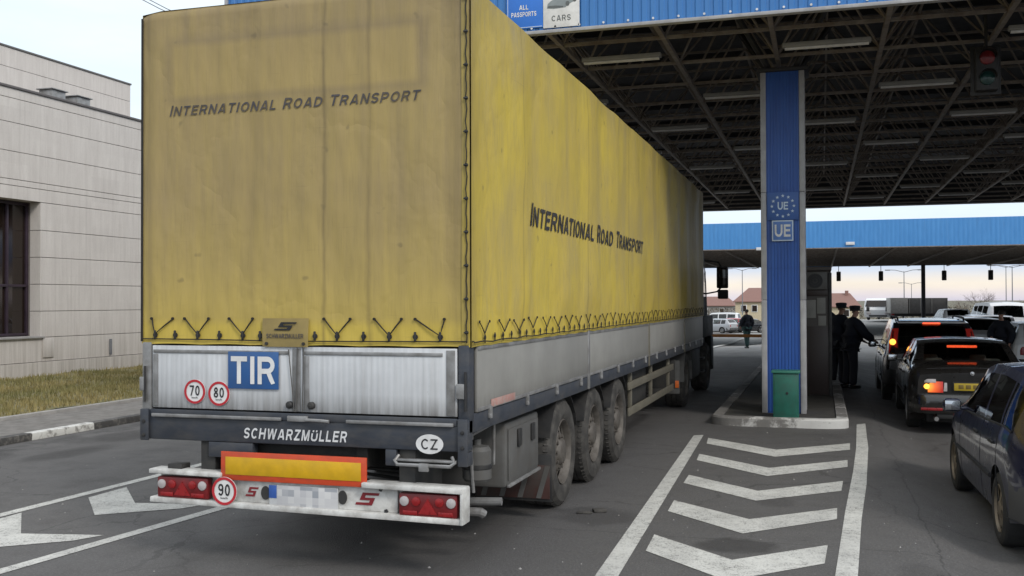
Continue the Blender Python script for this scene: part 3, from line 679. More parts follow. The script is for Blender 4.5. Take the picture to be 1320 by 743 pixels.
m = MB(); q = [(gpz(911+46*k/8, 449.5-13.5*k/8), gpz(917+45.5*k/8, 450.2-13.8*k/8)) for k in range(9)]
for (a, b), (c, d_) in zip(q, q[1:]): m.poly([a, b, d_, c])
struct(m.build('painted_line', 'mark'))

# left kerb, pavement, lawn
KX = -8.0
struct(MB().box((KX-.16, -8, -.05), (KX, 27, .10), .02).build('kerb', 'kerb'))
struct(MB().box((KX-1.55, -8, -.05), (KX-.163, 27, .085)).build('pavement', 'paving'))
struct(MB().box((KX-1.65, -8, -.05), (KX-1.553, 27, .14), .015).build('lawn_edging', 'stone'))
struct(MB().grid(lambda u, v: Vector((-9.655-(5.3*u), -8+35*v, .13+.05*noise.noise((u*6, v*40, 0))+.06*u)), 12, 90).build('lawn', 'soil'))
def grass():
    m = MB(); vs = []; fs = []
    for k in range(30000):
        x = -9.7-random.random()*5.1; y = 3.5+random.random()*17
        dens = noise.noise((x*.9, y*.9, 3))
        if dens < -.25 and random.random() < .6: continue
        u = (-x-9.655)/5.3
        z = .12+.05*noise.noise((u*6, (y+8)/35*40, 0))+.06*u
        h = .05+random.random()*.07; a = random.random()*2*PI; l = random.random()*.05; w = .012
        dx, dy = math.cos(a), math.sin(a); i = len(vs)
        vs += [(x-dy*w, y+dx*w, z), (x+dy*w, y-dx*w, z), (x+dx*l, y+dy*l, z+h)]; fs.append((i, i+1, i+2))
    me = bpy.data.meshes.new('grass'); me.from_pydata(vs, [], fs); me.materials.append(MAT['grass'])
    o = bpy.data.objects.new('grass', me); COL.objects.link(o); o['kind'] = 'stuff'
    tag(o, 'dry yellow green grass on the lawn below the stone building', 'grass')
grass()
def grit():
    vs = []; fs = []
    for k in range(420):
        x = -6+random.random()*9.5; y = -3+random.random()*12
        s = .004+random.random()**3*.011; i = len(vs); a = random.random()*6
        for q in range(4): vs.append((x+s*math.cos(a+q*PI/2)*random.uniform(.6, 1.2), y+s*math.sin(a+q*PI/2), .001))
        vs.append((x, y, s*.9)); fs += [(i+q, i+(q+1) % 4, i+4) for q in range(4)]
    me = bpy.data.meshes.new('grit'); me.from_pydata(vs, [], fs); me.materials.append(MAT['stone'])
    o = bpy.data.objects.new('grit', me); COL.objects.link(o); o['kind'] = 'stuff'; tag(o, 'small pale stones scattered over the asphalt', 'grit')
grit()

# ------------------------------------------------------------------ traffic island
def island():
    x0, x1, y0, y1, r = .62, 2.60, 9.0, 27, .45
    def outline(i):
        pts = []
        for cx, cy, a0 in ((x0+r, y0+r*.6, 180), (x1-r, y0+r*.6, 270), (x1-r, y1-r, 0), (x0+r, y1-r, 90)):
            for k in range(7):
                a = R(a0+k*15); ry = r*.6 if cy < 15 else r
                pts.append(Vector((cx+(r-i)*math.cos(a), cy+(ry-i)*math.sin(a), 0)))
        return pts
    m = MB(); o0, o1, o2 = outline(0), outline(.02), outline(.17)
    rings = [[m.bm.verts.new((p.x, p.y, z)) for p in o] for o, z in ((o0, -.03), (o0, .11), (o1, .135), (o2, .135), (o2, 0))]
    for a, b in zip(rings, rings[1:]):
        for k in range(len(a)): m.bm.faces.new((a[k], a[(k+1) % len(a)], b[(k+1) % len(a)], b[k]))
    struct(m.build('island_kerb', 'island_kerb'))
    struct(MB().poly([(p.x, p.y, .02) for p in outline(.172)], (0, 0, .1)).build('island_pavement', 'island'))
island()

# ------------------------------------------------------------------ stone building on the left
def building():
    t = thing('stone_building', 'pale stone clad building with dark recessed window beside the lawn', 'building', (-14.9, 0, 0))
    X = 0
    ys0, ys1, wy0, wy1, wz0, wz1, H = -8, 45, 3.6, 12.6, 1.1, 4.16, 6.62
    seams = [0, .5, 1.06, 1.66, 2.28, 2.9, 3.52, 4.16, 4.46, 4.60, 5.22, 5.86, 6.40, 6.62]
    # courses of stone: each a slab row with an open joint, left out where the window is
    m = MB()
    for a, b in zip(seams, seams[1:]):
        g = .012
        if a >= wz0-.05 and b <= wz1+.01:
            m.box((-.3, ys0, a+g), (0, wy0, b), .004, 1); m.box((-.3, wy1, a+g), (0, ys1, b), .004, 1)
        else: m.box((-.3, ys0, a+g), (0 if a > .4 else .03, ys1, b), .004, 1)
    m.build('cladding', 'clad', t)
    m = MB(); m.box((-6, ys0, -1.7), (-.302, ys1-.02, -.103)); m.box((-6, ys0, -.1), (-.45, ys1, H-.2)); m.box((-.45, ys0+.02, -.1), (-.29, wy0, H-.02)); m.box((-.45, wy1, -.1), (-.29, ys1-.02, H-.02)); m.box((-.45, wy0, -.1), (-.29, wy1, wz0)); m.box((-.45, wy0, wz1), (-.29, wy1, H-.02))
    m.build('wall', pm('wall_backing', (.16, .14, .13), .9), t)
    B('coping', (-.34, ys0, H+.003), (.035, ys1, H+.06), pm('dark_coping', (.11, .10, .10), .6), t, .008)
    w = B('window', (-.43, wy0, wz0), (-.40, wy1, wz1), 'bglass', t, 0)
    f = MB()
    for y in (wy0+.03, wy0+2.2, wy0+4.3, wy0+6.1, wy1-1.25, wy1-.62, wy1-.03): f.box((-.40, y-.03, wz0), (-.34, y+.03, wz1), .006)
    for z in (wz0+.04, 2.25, wz1-.04): f.box((-.398, wy0, z-.03), (-.335, wy1, z+.03), .006)
    f.build('frame', pm('dark_window_frame', (.035, .022, .035), .5), w)
    B('sill', (-.36, wy0-.05, wz0-.05), (.06, wy1+.08, wz0-.003), 'stone', w, .008)
    m = MB(); m.poly([(-.396, 10.75, 2.6), (-.396, 11.35, 2.7), (-.396, 11.3, 3.3), (-.396, 10.8, 3.1)], (.004, 0, 0)); m.build('blind', pm('pale_blind', (.10, .085, .08), .8), w)
    # pilaster joint and small pipe
    B('pilaster', (.004, 12.66, 1.04), (.03, 13.0, .60), 'clad', t, .004)
    B('drain_pipe', (.03, 14.9, .55), (.075, 14.96, .95), 'pole', t, .01)
    t2 = thing('stone_building', 'set back upper block of pale stone rising behind the lower roof', 'building', (-20, 0, 0))
    m = MB(); zs = [6.4, 6.9, 7.5, 8.05, 8.62, 9.18]
    for a, b in zip(zs, zs[1:]): m.box((-.3, -8, a+.012), (0, 22.29, b), .004, 1); m.box((-5, 22.0, a+.012), (-.305, 22.29, b), .004, 1)
    m.build('cladding', 'clad', t2); B('wall', (-5.2, -8, -.1), (-.29, 21.98, 9.16), pm('wall_backing_upper', (.16, .14, .13), .9), t2, 0)
    B('coping', (-.34, -8, 9.185), (.03, 22.32, 9.24), 'lorry_dark', t2, .008)
    for i, (px, py, lab) in enumerate(((67.5, 123, 'small grey roof vent standing left on the parapet of the stone building'), (100, 132, 'small grey roof vent standing nearer the yellow truck on the parapet'))):
        c = at(px, py, 1); k = 15.8*1.0
        d = ray(px, py); p = CPOS+d*((-16.4-CPOS.x)/d.x)
        v = thing('roof_vent', lab, 'vent', (p.x, p.y, 6.42), 0, 'roof vents on the stone building')
        hh = p.z-6.42+.1
        m = MB(); m.box((-.2, -.24, 0), (.2, .24, hh), .01)
        m.build('housing', 'galv', v); m = MB()
        for q in range(4): m.box((.2, -.2, .06+q*hh/5), (.215, .2, .06+q*hh/5+.03))
        m.build('louvre', 'box_grey', v); B('cap', (-.25, -.29, hh+.002), (.25, .29, hh+.03), 'galv', v, .008)
building()

# ------------------------------------------------------------------ the articulated lorry
TZ0, TZ1, TL = 1.56, 4.03, 13.75
def nz(x, y, z): return noise.noise(Vector((x, y, z)))
def side_d(y, z):       # how far the side sheet bellies out
    e = min(1, y/.35)*min(1, (TL-y)/.3)*min(1, (TZ1-z)/.35)*min(1, max(0, (z-TZ0-.08))/.25)
    fold = .019*math.sin(2*PI*(y/1.25+.12*z)+1.5*nz(y*.4, 0, 5))+.012*nz(y*1.1, z*.5, 1.3)+.013*nz(y*3.2, z*.35, 7)+.012*nz(y*.5, z*.9, 4)
    near = .010*math.sin(2*PI*y/.62+z*.8)*math.exp(-((y-.75)/.6)**2)
    an = math.atan2(y-.02, 4.02-z); rr = math.hypot(y-.02, 4.02-z)       # pulls fanning out from the top corner
    for a_, g_, w_ in ((.10, .030, .03), (.24, .042, .04), (.42, .028, .05), (.78, .022, .06)):
        near += g_*math.exp(-((an-a_)/w_)**2)*min(1, rr/.5)*math.exp(-rr/2.2)
    e *= 1-.65*max(0, 1-abs(z-2.56)/.45)*min(1, max(0, y-.9)/.5)*min(1, max(0, 7.6-y)/.7)      # the cloth is drawn flatter under the stiff printing
    return e*(fold+near+.006)+.006*nz(y*5, 0, 3)*max(0, 1-(z-TZ0)/.2)
def rear_d(x, z):
    e = min(1, -x/.2)*min(1, (x+2.55)/.2)*min(1, (TZ1-z)/.3)*min(1, max(0, (z-TZ0-.06))/.2)
    return e*(.012*nz(x*1.3, z*.5, 9)+.006*nz(x*4, z*.6, 2)+.006)+.005*nz(x*6, 0, 8)*max(0, 1-(z-TZ0)/.2)
def hem(s): return TZ0+.012*abs(math.sin(PI*s/.42))*(.5+.5*nz(s*.7, 2, 1))
def top_z(y): return TZ1-.010*abs(math.sin(PI*y/1.22+.6*nz(y*.5, 2, 2)))-.022*(nz(y*.8, 1, 1)+.5)
def wheel_truck(parent, x, y, r=.49, w=.36, side=1, single=True):
    """one wheel, outer face at x (side=+1 faces +X)"""
    s = side
    wl = bpy.data.objects.new('wheel', None); COL.objects.link(wl); wl.parent = parent; wl.location = (x, y, r); wl.empty_display_size = .2
    wl.rotation_euler = (R(random.random()*60), 0, 0)
    rr = r*.60
    m = MB()
    m.lathe([(-.03*s, rr), (-.008*s, rr+.03), (0, r-.13), (-.012*s, r-.045), (-.045*s, r-.008), (-.08*s, r), (-.13*s, r), (-.14*s, r-.012), (-.15*s, r), (-.21*s, r), (-.22*s, r-.012), (-.23*s, r),
             (-(w-.06)*s, r), (-(w-.02)*s, r-.03), (-w*s, r-.13), (-w*s+.02*s, rr)], 56)
    for k in range(56):     # shoulder lugs
        a = 2*PI*k/56
        for (xa, xb) in ((-.04, -.075),):
            p0 = Vector((xa*s, (r-.012)*math.cos(a), (r-.012)*math.sin(a))); p1 = Vector((xb*s, (r+.004)*math.cos(a), (r+.004)*math.sin(a)))
            m.tube([p0, p1], .009, 4)
    m.build('tyre', 'tyre', wl)
    m = MB()
    n = 40
    prof = [(-.03*s, rr+.004), (-.015*s, rr-.004), (-.03*s, rr-.018), (-.075*s, rr-.03), (-.085*s, rr-.042), (-.06*s, rr*.60), (-.05*s, rr*.54), (-.05*s, rr*.45), (-.05*s, rr*.43), (-.02*s, rr*.36), (-.012*s, rr*.30), (-.012*s, .0)]
    m.lathe(prof, n, skip=lambda i, k: i == 4 and (k % 4 in (0, 1)))
    for k in range(10):
        a = 2*PI*(k+.5)/10; c = Vector((-.068*s, rr*.485*math.cos(a), rr*.485*math.sin(a)))
        m.tube([c, c+Vector((.035*s, 0, 0))], .016, 6)
    m.build('rim', 'rim', wl)
    m = MB(); m.lathe([(-.18*s, rr-.02), (-.18*s, 0)], 24); m.lathe([(-.20*s, rr-.03), (-.30*s, rr-.03)], 24); m.build('brake_drum', 'black', wl)
    return wl

def lorry():
    t = thing('articulated_lorry', 'long articulated lorry with dirty yellow tarpaulin trailer driving under the blue canopy', 'lorry', (0, 0, 0))
    # --- tarpaulin: two sides and the roof in one sheet, the rear and front as flaps of their own
    m = MB()
    NU, NV = 230, 34
    def sec(v, y):       # v 0..1 right hem -> roof -> left hem
        if v < .4:
            q = v/.4; z0 = hem(y); z = z0+(top_z(y)-.03-z0)*q
            return Vector((.012+side_d(y, z), y, z))
        if v > .6:
            q = (1-v)/.4; z0 = hem(y+.3); z = z0+(top_z(y)-.03-z0)*q
            return Vector((-2.562-side_d(y+3, z)*.8, y, z))
        q = (v-.4)/.2; x = .012-2.574*q; a = min(1, q/.05, (1-q)/.05); f = min(1, y/.8)
        return Vector((x, y, top_z(y)-.03+.02*a+.035*f*math.sin(PI*q)))
    m.grid(lambda u, v: sec(v, TL*u), NU, 80)
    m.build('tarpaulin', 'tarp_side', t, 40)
    def rear(u, v):
        x = -2.556+2.562*u; z0 = hem(x+5); z1 = top_z(0)-.008-.016*abs(nz(x*1.5, 3, 3))
        z1 -= .035*max(0, 1-(x+2.556)/.12)**2
        z = z0+(z1-z0)*v; r_ = .02*(max(0, v-.985)/.015)**2
        return Vector((x, -.012-rear_d(x, z)+r_, z))
    m = MB(); m.grid(rear, 90, 70); rt_ = m.build('rear_curtain', 'tarp_rear', t, 40)
    m = MB(); m.grid(lambda u, v: Vector((-2.556+2.562*u, TL+.005, TZ0+(TZ1-.03-TZ0)*v)), 10, 8); m.build('front_curtain', 'tarp_side', t)
    # corner overlap with its rings and cord
    m = MB(); m.grid(lambda u, v: Vector((.002+.02*math.sin(PI*u)*.4-.05*(1-u), -.022-.004*math.sin(9*v)+.006*u, TZ0+.02+(TZ1-TZ0-.05)*v)), 4, 40); m.build('corner_lap', 'tarp_side', t)
    ro = MB(); pts = []
    for k in range(60):
        z = TZ0+.03+k*(TZ1-TZ0-.06)/59; pts.append((-.012+.004*math.sin(k*1.7), -.03-.003*math.sin(k*1.1), z))
    ro.tube(pts, .0045, 6)
    ro.build('corner_cord', 'rope', t)
    m = MB(); m.grid(lambda u, v: Vector((-2.56+.02*u, -.02, TZ0+.02+(TZ1-TZ0-.09)*v)), 2, 30); m.build('corner_lap', 'rope', t)
    for k in range(11):
        z = TZ0+.1+k*.222
        MB().ring((-.012, -.034, z), .006, .013, 14, 'y', .006).box((-.03, -.042, z-.005), (.004, -.034, z+.005), .003).build('eyelet', 'black', t)
    # hem rings and zigzag ropes, rear
    rings = [-2.43, -2.26, -2.07, -1.89, -1.70, -1.56, -1.13, -.96, -.76, -.57, -.38, -.2]
    for x in rings:
        y = -.02
        MB().ring((x, y-.008, 1.628), .008, .018, 18, 'y', .008).box((x-.008, y-.016, 1.598), (x+.008, y-.004, 1.662), .004).build('eyelet', 'black', t)
    for i, (a, b, c) in enumerate(((-2.46, -2.28, -2.43), (-2.18, -1.98, -2.07), (-1.81, -1.62, -1.70), (-1.06, -.86, -.96), (-.68, -.48, -.57), (-.38, -.17, -.2))):
        o = MB().tube([(a, -.022, 1.748), (a*.5+c*.5, -.03, 1.692), (c, -.03, 1.636), (b*.5+c*.5, -.03, 1.692), (b, -.022, 1.748)], .0052, 6)
        for q in (a, b): o.disc((q, -.034, 1.748), .010, 12, 'y', .01)
        o.build('lacing_rope', 'rope', t)
    MB().tube([(-2.54, -.024, 1.60), (-2.0, -.026, 1.598), (-1.3, -.026, 1.592), (-.7, -.026, 1.595), (-.02, -.024, 1.60), (.024, .02, 1.60)], .004, 6).build('hem_cord', 'rope', t)
    # side hem lacing: V ropes and rings
    proto = None; proto2 = None
    for k in range(34):
        y = .25+k*.40
        if proto is None:
            proto = MB().tube([(.026, -.125, 1.722), (.028, -.06, 1.683), (.028, 0, 1.64), (.028, .06, 1.683), (.026, .125, 1.722)], .0042, 5).disc((.024, -.125, 1.722), .010, 10, 'x', .008).disc((.024, .125, 1.722), .010, 10, 'x', .008).build('lacing_rope', 'rope', t)
            proto2 = MB().ring((.024, 0, 1.625), .007, .015, 14, 'x', .008).box((.024, -.005, 1.585), (.032, .005, 1.648), .003).build('eyelet', 'black', t)
            a, b = proto, proto2
        else:
            a = proto.copy(); b = proto2.copy(); COL.objects.link(a); COL.objects.link(b); a.parent = t; b.parent = t
        a.location = (random.uniform(-.003, .003), y+random.uniform(-.03, .03), random.uniform(-.014, .014)); a.scale = (1, random.uniform(.75, 1.1), 1); a.rotation_euler = (random.uniform(-.07, .07)*0, 0, 0); b.location = (0, y+random.uniform(-.02, .02), random.uniform(-.006, .006))
        b2 = proto2.copy(); COL.objects.link(b2); b2.parent = t; b2.location = (0, y+.2, 0)
    MB().tube([(.03, .0+q*.2, 1.592+.006*math.sin(q*2.3)) for q in range(68)], .005, 5).build('hem_cord', 'rope', t)
    # lettering on the cloth
    def on_rear(p): return Vector((p.x, -.018-rear_d(p.x, p.z), p.z))
    strokes('lettering', 'INTERNATIONAL ROAD TRANSPORT', (-2.315, 0, 3.222), (1.985, 0, 0), (0, 0, .078), 'tarp_text', t, on_rear, shear=.26, small=.90, spacing=.19, gap=.5, thin=.9)
    def on_side(p): return Vector((.019+side_d(p.y, p.z), p.y, p.z))
    strokes('lettering', 'INTERNATIONAL ROAD TRANSPORT', (0, 1.38, 2.468), (0, 5.32, 0), (0, 0, .19), 'tarp_text_dark', t, on_side, nrm=(1, 0, 0), shear=.26, small=.86, spacing=.15, gap=.62)
    # plaque flap on the hem
    pl = MB().grid(lambda u, v: Vector((-1.535+.36*u, -.034-.006*math.sin(3*v+u), 1.552+.2*v)), 6, 4).build('plaque_flap', 'plaque', t)
    def slogo(x0, x1, z0, z1, y, mat, par):
        w, h = x1-x0, z1-z0; sh_ = .22
        def q(u, v): return (x0+w*(u*(1-sh_)+v*sh_), y, z0+h*v)
        m_ = MB()
        for P in ([(.12, .8), (.12, 1), (1, 1), (1, .8)], [(.12, .4), (.12, .799), (.33, .799), (.33, .4)], [(.331, .4), (.331, .6), (.88, .6), (.88, .4)], [(.67, 0), (.67, .399), (.88, .399), (.88, 0)], [(0, 0), (0, .2), (.669, .2), (.669, 0)]):
            m_.poly([q(*p) for p in P], (0, -.003, 0))
        return m_.build('emblem', mat, par)
    slogo(-1.44, -1.26, 1.668, 1.725, -.043, 'ink', pl)
    strokes('lettering', 'SCHWARZMÜLLER', (-1.5, -.045, 1.612), (.29, 0, 0), (0, 0, .032), 'tarp_text', pl)
    for x in (-1.5, -1.21): MB().disc((x, -.05, 1.575), .011, 12, 'y', .012).build('eyelet', 'black', pl)
    # --- rear drop boards
    for (a, b) in ((-2.46, -1.232), (-1.228, -.085)):
        o = MB().box((a, -.018, 1.098), (b, .012, 1.552), .006).build('drop_board', 'board_rear', t)
        f = MB().box((a+.012, -.026, 1.498), (b-.10, -.0185, 1.522), .003).box((a+.01, -.024, 1.11), (a+.05, -.0185, 1.49), .002).box((b-.075, -.024, 1.105), (b-.012, -.0185, 1.54), .003)
        f.build('edging', 'galv', o)
    g = MB()
    for x in (-1.262, -1.212): g.tube([(x, -.034, 1.545), (x-.012, -.034, 1.1)], .005, 6)
    g.tube([(-1.33, -.036, 1.535), (-1.285, -.036, 1.1)], .004, 5); g.build('closing_bar', 'box_grey', t)
    for x in (-1.325, -1.155):
        MB().lathe([(0, 0), (0, .026), (-.02, .026), (-.03, .018), (-.034, 0)], 16, (x, -.02, 1.147), 'y').build('buffer', 'black', t)
    for (x, z) in ((-2.545, 1.27), (-.055, 1.27)):
        MB().box((x-.012 if x < -1 else x-.03, -.040, z-.05), (x+.035, -.024, z+.05), .004).build('hinge', 'galv', t)
        MB().tube([(x+.035, -.036, z-.13), (x+.035, -.036, z+.13)], .009, 8).build('hinge_pin', 'black', t)
    # corner posts
    B('corner_post', (-.078, -.02, .985), (.0, .09, 1.575), 'chassis', t, .01); B('corner_post', (-2.548, -.02, .985), (-2.468, .09, 1.575), 'galv', t, .01)
    # round speed plates and TIR plate
    def speed_plate(x, z, s, r=.088, y=-.024):
        p = MB().disc((x, y, z), r, 40, 'y', -.004).build('speed_plate', 'white', t)
        MB().ring((x, y-.008, z), r*.80, r*.985, 40, 'y', .003).build('red_ring', 'red', p)
        strokes('lettering', s, (x-r*.48, y-.007, z-r*.34), (r*.96, 0, 0), (0, 0, r*.86), 'ink', p, spacing=.16, thin=.85)
        text('lettering', 'km/h', (x-r*.28, y-.007, z-r*.56), (r*.56, 0, 0), (0, 0, r*.16), 'ink', p, bold=.01)
    speed_plate(-2.092, 1.222, '70'); speed_plate(-1.892, 1.212, '80')
    p = MB().box((-1.815, -.034, 1.252), (-1.41, -.0285, 1.515), .002).build('transport_plate', 'blue_plate', t)
    strokes('lettering', 'TIR', (-1.79, -.037, 1.287), (.355, 0, 0), (0, 0, .195), 'white', p, spacing=.14)
    # --- rear beam
    m = MB()
    m.box((-2.54, -.03, .868), (0, .06, 1.085), .012); m.box((-1.98, -.028, .758), (-1.62, .05, .8675), .008); m.box((-.6, -.028, .758), (-.52, .05, .8675), .006)
    m.box((-2.54, -.055, .86), (-2.47, -.031, 1.09), .008); m.box((-.07, -.055, .775), (.0, -.031, 1.09), .008); m.box((-.07, -.03, .775), (0, .06, .867), .008)
    m.box((-2.46, -.04, 1.04), (-.08, -.031, 1.09), .004)
    m.build('rear_beam', 'chassis', t)
    for (a, b) in ((-2.44, -1.38), (-.88, -.1)):
        MB().box((a, -.058, 1.036), (b, -.041, 1.060), .004).build('strike_rail', 'galv', t)
    for x in (-2.505, -.035):
        for z in (.9, 1.0): MB().lathe([(0, 0), (0, .014), (-.01, .012), (-.012, 0)], 8, (x, -.056, z), 'y').build('bolt', 'black', t)
    MB().box((-1.33, -.06, 1.035), (-1.17, -.041, 1.075), .006).tube([(-1.18, -.06, 1.05), (-1.06, -.075, 1.05), (-1.0, -.07, 1.045)], .012, 8).build('latch', 'galv', t)
    strokes('lettering', 'SCHWARZMÜLLER', (-1.69, -.035, .902), (.815, 0, 0), (0, 0, .076), 'white_letter', t, shear=.2, spacing=.22)
    p = MB().disc((-.275, -.031, .915), .098, 40, 'y', -.005, ry=.065).build('country_plate', 'white', t)
    strokes('lettering', 'CZ', (-.335, -.039, .878), (.12, 0, 0), (0, 0, .074), 'ink', p, thin=.7)
    m = MB().tube([(-.50, -.02, .83), (-.52, -.05, .80), (-.50, -.06, .775), (-.12, -.06, .775), (-.09, -.05, .80), (-.12, -.02, .83)], .013, 8).box((-.52, -.05, .795), (-.08, -.005, .812), .004).box((-.34, -.075, .735), (-.27, -.05, .79), .006)
    m.build('step', 'galv', t)
    # red and yellow marker board
    p = MB().box((-1.84, -.085, .612), (-.712, -.070, .812), .004).build('marker_board', 'refl_red', t)
    MB().box((-1.80, -.089, .652), (-.752, -.0853, .776), .001).build('yellow_panel', 'refl_yel', p)
    MB().box((-1.7, -.07, .64), (-1.66, .02, .80)).box((-.9, -.07, .64), (-.86, .02, .80)).build('bracket', 'black', t)
    # --- bumper with lamps
    tilt = Matrix.Rotation(R(.6), 3, 'Y')
    m = MB()
    m.box((-2.42, -.10, .412), (-.015, .03, .452), .008, rot=tilt, pivot=(-1.2, 0, .5)); m.box((-2.42, -.115, .622), (-1.83, .03, .655), .008, rot=tilt, pivot=(-1.2, 0, .5)); m.box((-.74, -.115, .618), (-.015, .03, .655), .008, rot=tilt, pivot=(-1.2, 0, .5))
    m.box((-2.39, -.012, .45), (-.03, .02, .625), .004, rot=tilt, pivot=(-1.2, 0, .5)); m.box((-.035, -.11, .415), (-.012, .03, .65), .006, rot=tilt, pivot=(-1.2, 0, .5))
    m.box((-1.90, -.05, .453), (-.50, -.013, .62), .004, rot=tilt, pivot=(-1.2, 0, .5))
    m.build('bumper', 'white_steel', t)
    MB().box((-2.3, -.06, .656), (-2.18, .05, .70), .008).build('rubber_block', 'black', t)
    for x in (-2.0, -.45): MB().box((x-.06, .0, .45), (x+.06, .5, .9), .006).build('bumper_arm', 'frame_dark', t)
    for (x0, x1, z0, z1) in ((-2.365, -1.945, .462, .612), (-.475, -.06, .438, .592)):
        lm = MB().box((x0, -.088, z0), (x1, -.02, z1), .012).build('tail_lamp', 'lens_dark', t)
        zc = (z0+z1)/2; w = x1-x0; zt = z1-.052
        for u, mt in ((.1, 'lens_clear'), (.9, 'lens_clear')):
            MB().lathe([(0, .033), (-.008, .032), (-.012, .022), (-.013, 0)], 20, (x0+w*u, -.089, zt), 'y').build('round_lens', mt, lm)
        for u in (.3, .7): MB().lathe([(0, .031), (-.006, .030), (-.009, .020), (-.010, 0)], 20, (x0+w*u, -.089, zt), 'y').build('round_lens', 'lens_red', lm)
        MB().poly([(x0+w*.34, -.089, z0+.02), (x0+w*.5, -.089, z1-.03), (x0+w*.66, -.089, z0+.02)], (0, -.005, 0)).build('triangle_reflector', 'lens_red', lm)
        for xa, xb in ((x0+.03, x0+w*.32), (x1-w*.32, x1-.03)): MB().box((xa, -.094, z0+.012), (xb, -.0885, z0+.04), .002).build('lower_lens', 'lens_red', lm)
    speed_plate(-1.80, .535, '90', .10, -.098)
    slogo(-1.66, -1.555, .50, .565, -.052, 'dark_red', t); slogo(-.81, -.63, .488, .572, -.052, 'dark_red', t)
    for x in (-1.50, -.905): MB().disc((x, -.0535, .53), .034, 20, 'y', -.004, ry=.048).build('rubber_buffer', 'black', t)
    p = MB().box((-1.465, -.066, .442), (-.935, -.0515, .592), .004).build('number_plate', 'plate_grey', t)
    MB().box((-1.465, -.069, .50), (-1.405, -.0664, .59), .001).build('plate_band', 'plate_blue', p)
    MB().box((-1.40, -.0675, .447), (-.94, -.0662, .588), .0005).build('blurred_number', mosaic_mat(), p)
    for (x, z) in ((-.62, .60), (-.58, .455)): MB().disc((x, -.054, z), .016, 5, 'y', -.006).build('bolt', 'black', t)
    # --- side boards, posts, rail
    ys = [.1, 3.53, 7.22, 10.9, 13.7]
    for a, b in zip(ys, ys[1:]):
        for X0, X1 in ((-.02, .004), (-2.574, -2.55)):
            o = MB().box((X0, a+.04, 1.115), (X1, b-.04, 1.565), .005).build('side_board', 'board_side', t)
            xo = X1 if X0 > -1 else X0-.006
            MB().box((xo, a+.045, 1.535), (xo+.006, b-.045, 1.562), .002).box((xo, a+.045, 1.118), (xo+.006, b-.045, 1.145), .002).build('edging', 'galv', o)
    for y in ys[1:-1]:
        for X0 in (-.02, -2.585): B('side_post', (X0, y-.036, .99), (X0+.035, y+.036, 1.575), 'galv' if y < 6 else 'guard', t, .006)
    for X0 in (-.03, -2.58): B('side_rail', (X0, .092, .985), (X0+.03, TL, 1.112), 'chassis', t, .008)
    for k in range(15):
        y = .4+.93*k
        for xs, s in ((.0, 1), (-2.55, -1)):
            MB().box((xs-.008*s, y-.02, 1.075), (xs+.022*s, y+.02, 1.135), .004).box((xs+.001*s, y-.03, 1.05), (xs+.026*s, y+.005, 1.082), .004).build('rope_hook', 'galv', t)
    MB().box((.008, .42, 1.125), (.0105, 1.0, 1.178), .0005).build('warning_strip', pm('faded_pink_film', (.42, .22, .19), .6, dirt=(.35, .33, .3), dirt_amt=.8, dirt_scale=(8, 8, 8)), t)
    # --- bed and underframe
    m = MB(); m.box((-2.52, .06, 1.09), (-.03, TL, 1.13)); m.build('load_floor', 'black', t)
    m = MB()
    for x in (-1.78, -.86): m.box((x, .06, .72), (x+.09, 10.5, 1.085), .01); m.box((x, 10.502, .95), (x+.09, TL, 1.085), .01)
    for k in range(16): m.box((-2.5, .5+k*.85, 1.0), (-.05, .56+k*.85, 1.083))
    m.box((-1.69, .1, .76), (-.861, .16, 1.0))
    m.build('chassis_frame', 'frame_dark', t)
    for y in (2.66, 3.97, 5.28):
        MB().tube([(-2.4, y, .49), (-.15, y, .49)], .07, 12).box((-1.85, y-.5, .58), (-1.7, y+.12, .68), .01).box((-.88, y-.5, .58), (-.74, y+.12, .68), .01).build('axle', 'black', t)
        wheel_truck(t, -.02, y); wheel_truck(t, -2.53, y, side=-1)
    for X0, X1 in ((-.48, -.03), (-2.52, -2.07)):
        for y in (2.66, 3.97, 5.28):
            m = MB()
            pts = [(y+.54*math.cos(a), .49+.54*math.sin(a)) for a in [R(20+q*14) for q in range(11)]]
            for p_, q_ in zip(pts, pts[1:]): m.poly([(X0, p_[0], p_[1]), (X1, p_[0], p_[1]), (X1, q_[0], q_[1]), (X0, q_[0], q_[1])], (0, 0, .012))
            m.build('mudguard', 'black', t)
    # tool chest with two latches, water can, brackets
    o = B('tool_chest', (-.62, .97, .45), (-.06, 1.90, .945), 'box_grey', t, .03)
    MB().box((-.057, 1.02, .50), (-.05, 1.85, .89), .004).build('chest_door', 'box_grey', o)
    for y in (1.28, 1.66): MB().box((-.05, y-.045, .73), (-.03, y+.045, .87), .012).build('latch', 'black', o)
    MB().box((-.06, 1.0, .452), (-.035, 1.88, .475), .004).build('lip', 'galv', o)
    o = MB().lathe([(0, 0), (0, .09), (.02, .105), (.22, .105), (.25, .085), (.26, .03), (.30, .03), (.30, 0)], 20, (-.16, .60, .57), 'z').build('water_can', 'box_grey', t)
    MB().lathe([(0, .106), (.006, .112), (.03, .112), (.036, .106)], 20, (-.16, .60, .66), 'z').build('strap', 'black', o)
    m = MB()
    m.tube([(-.10, .12, .93), (-.10, .45, .95), (-.10, .80, .97)], .016, 8); m.tube([(-.16, .45, .93), (-.16, .50, .60), (-.16, .52, .5)], .013, 8); m.tube([(-.08, .75, .97), (-.10, .80, .66)], .013, 8)
    m.tube([(-.6, .40, .38), (-.08, .44, .38), (-.06, .46, .36)], .032, 10); m.tube([(-.6, .8, .36), (-.05, .84, .38)], .03, 10); m.box((-.8, .3, .9), (-.1, .36, .98), .005)
    m.build('pipe_bracket', 'galv', t)
    m = MB()
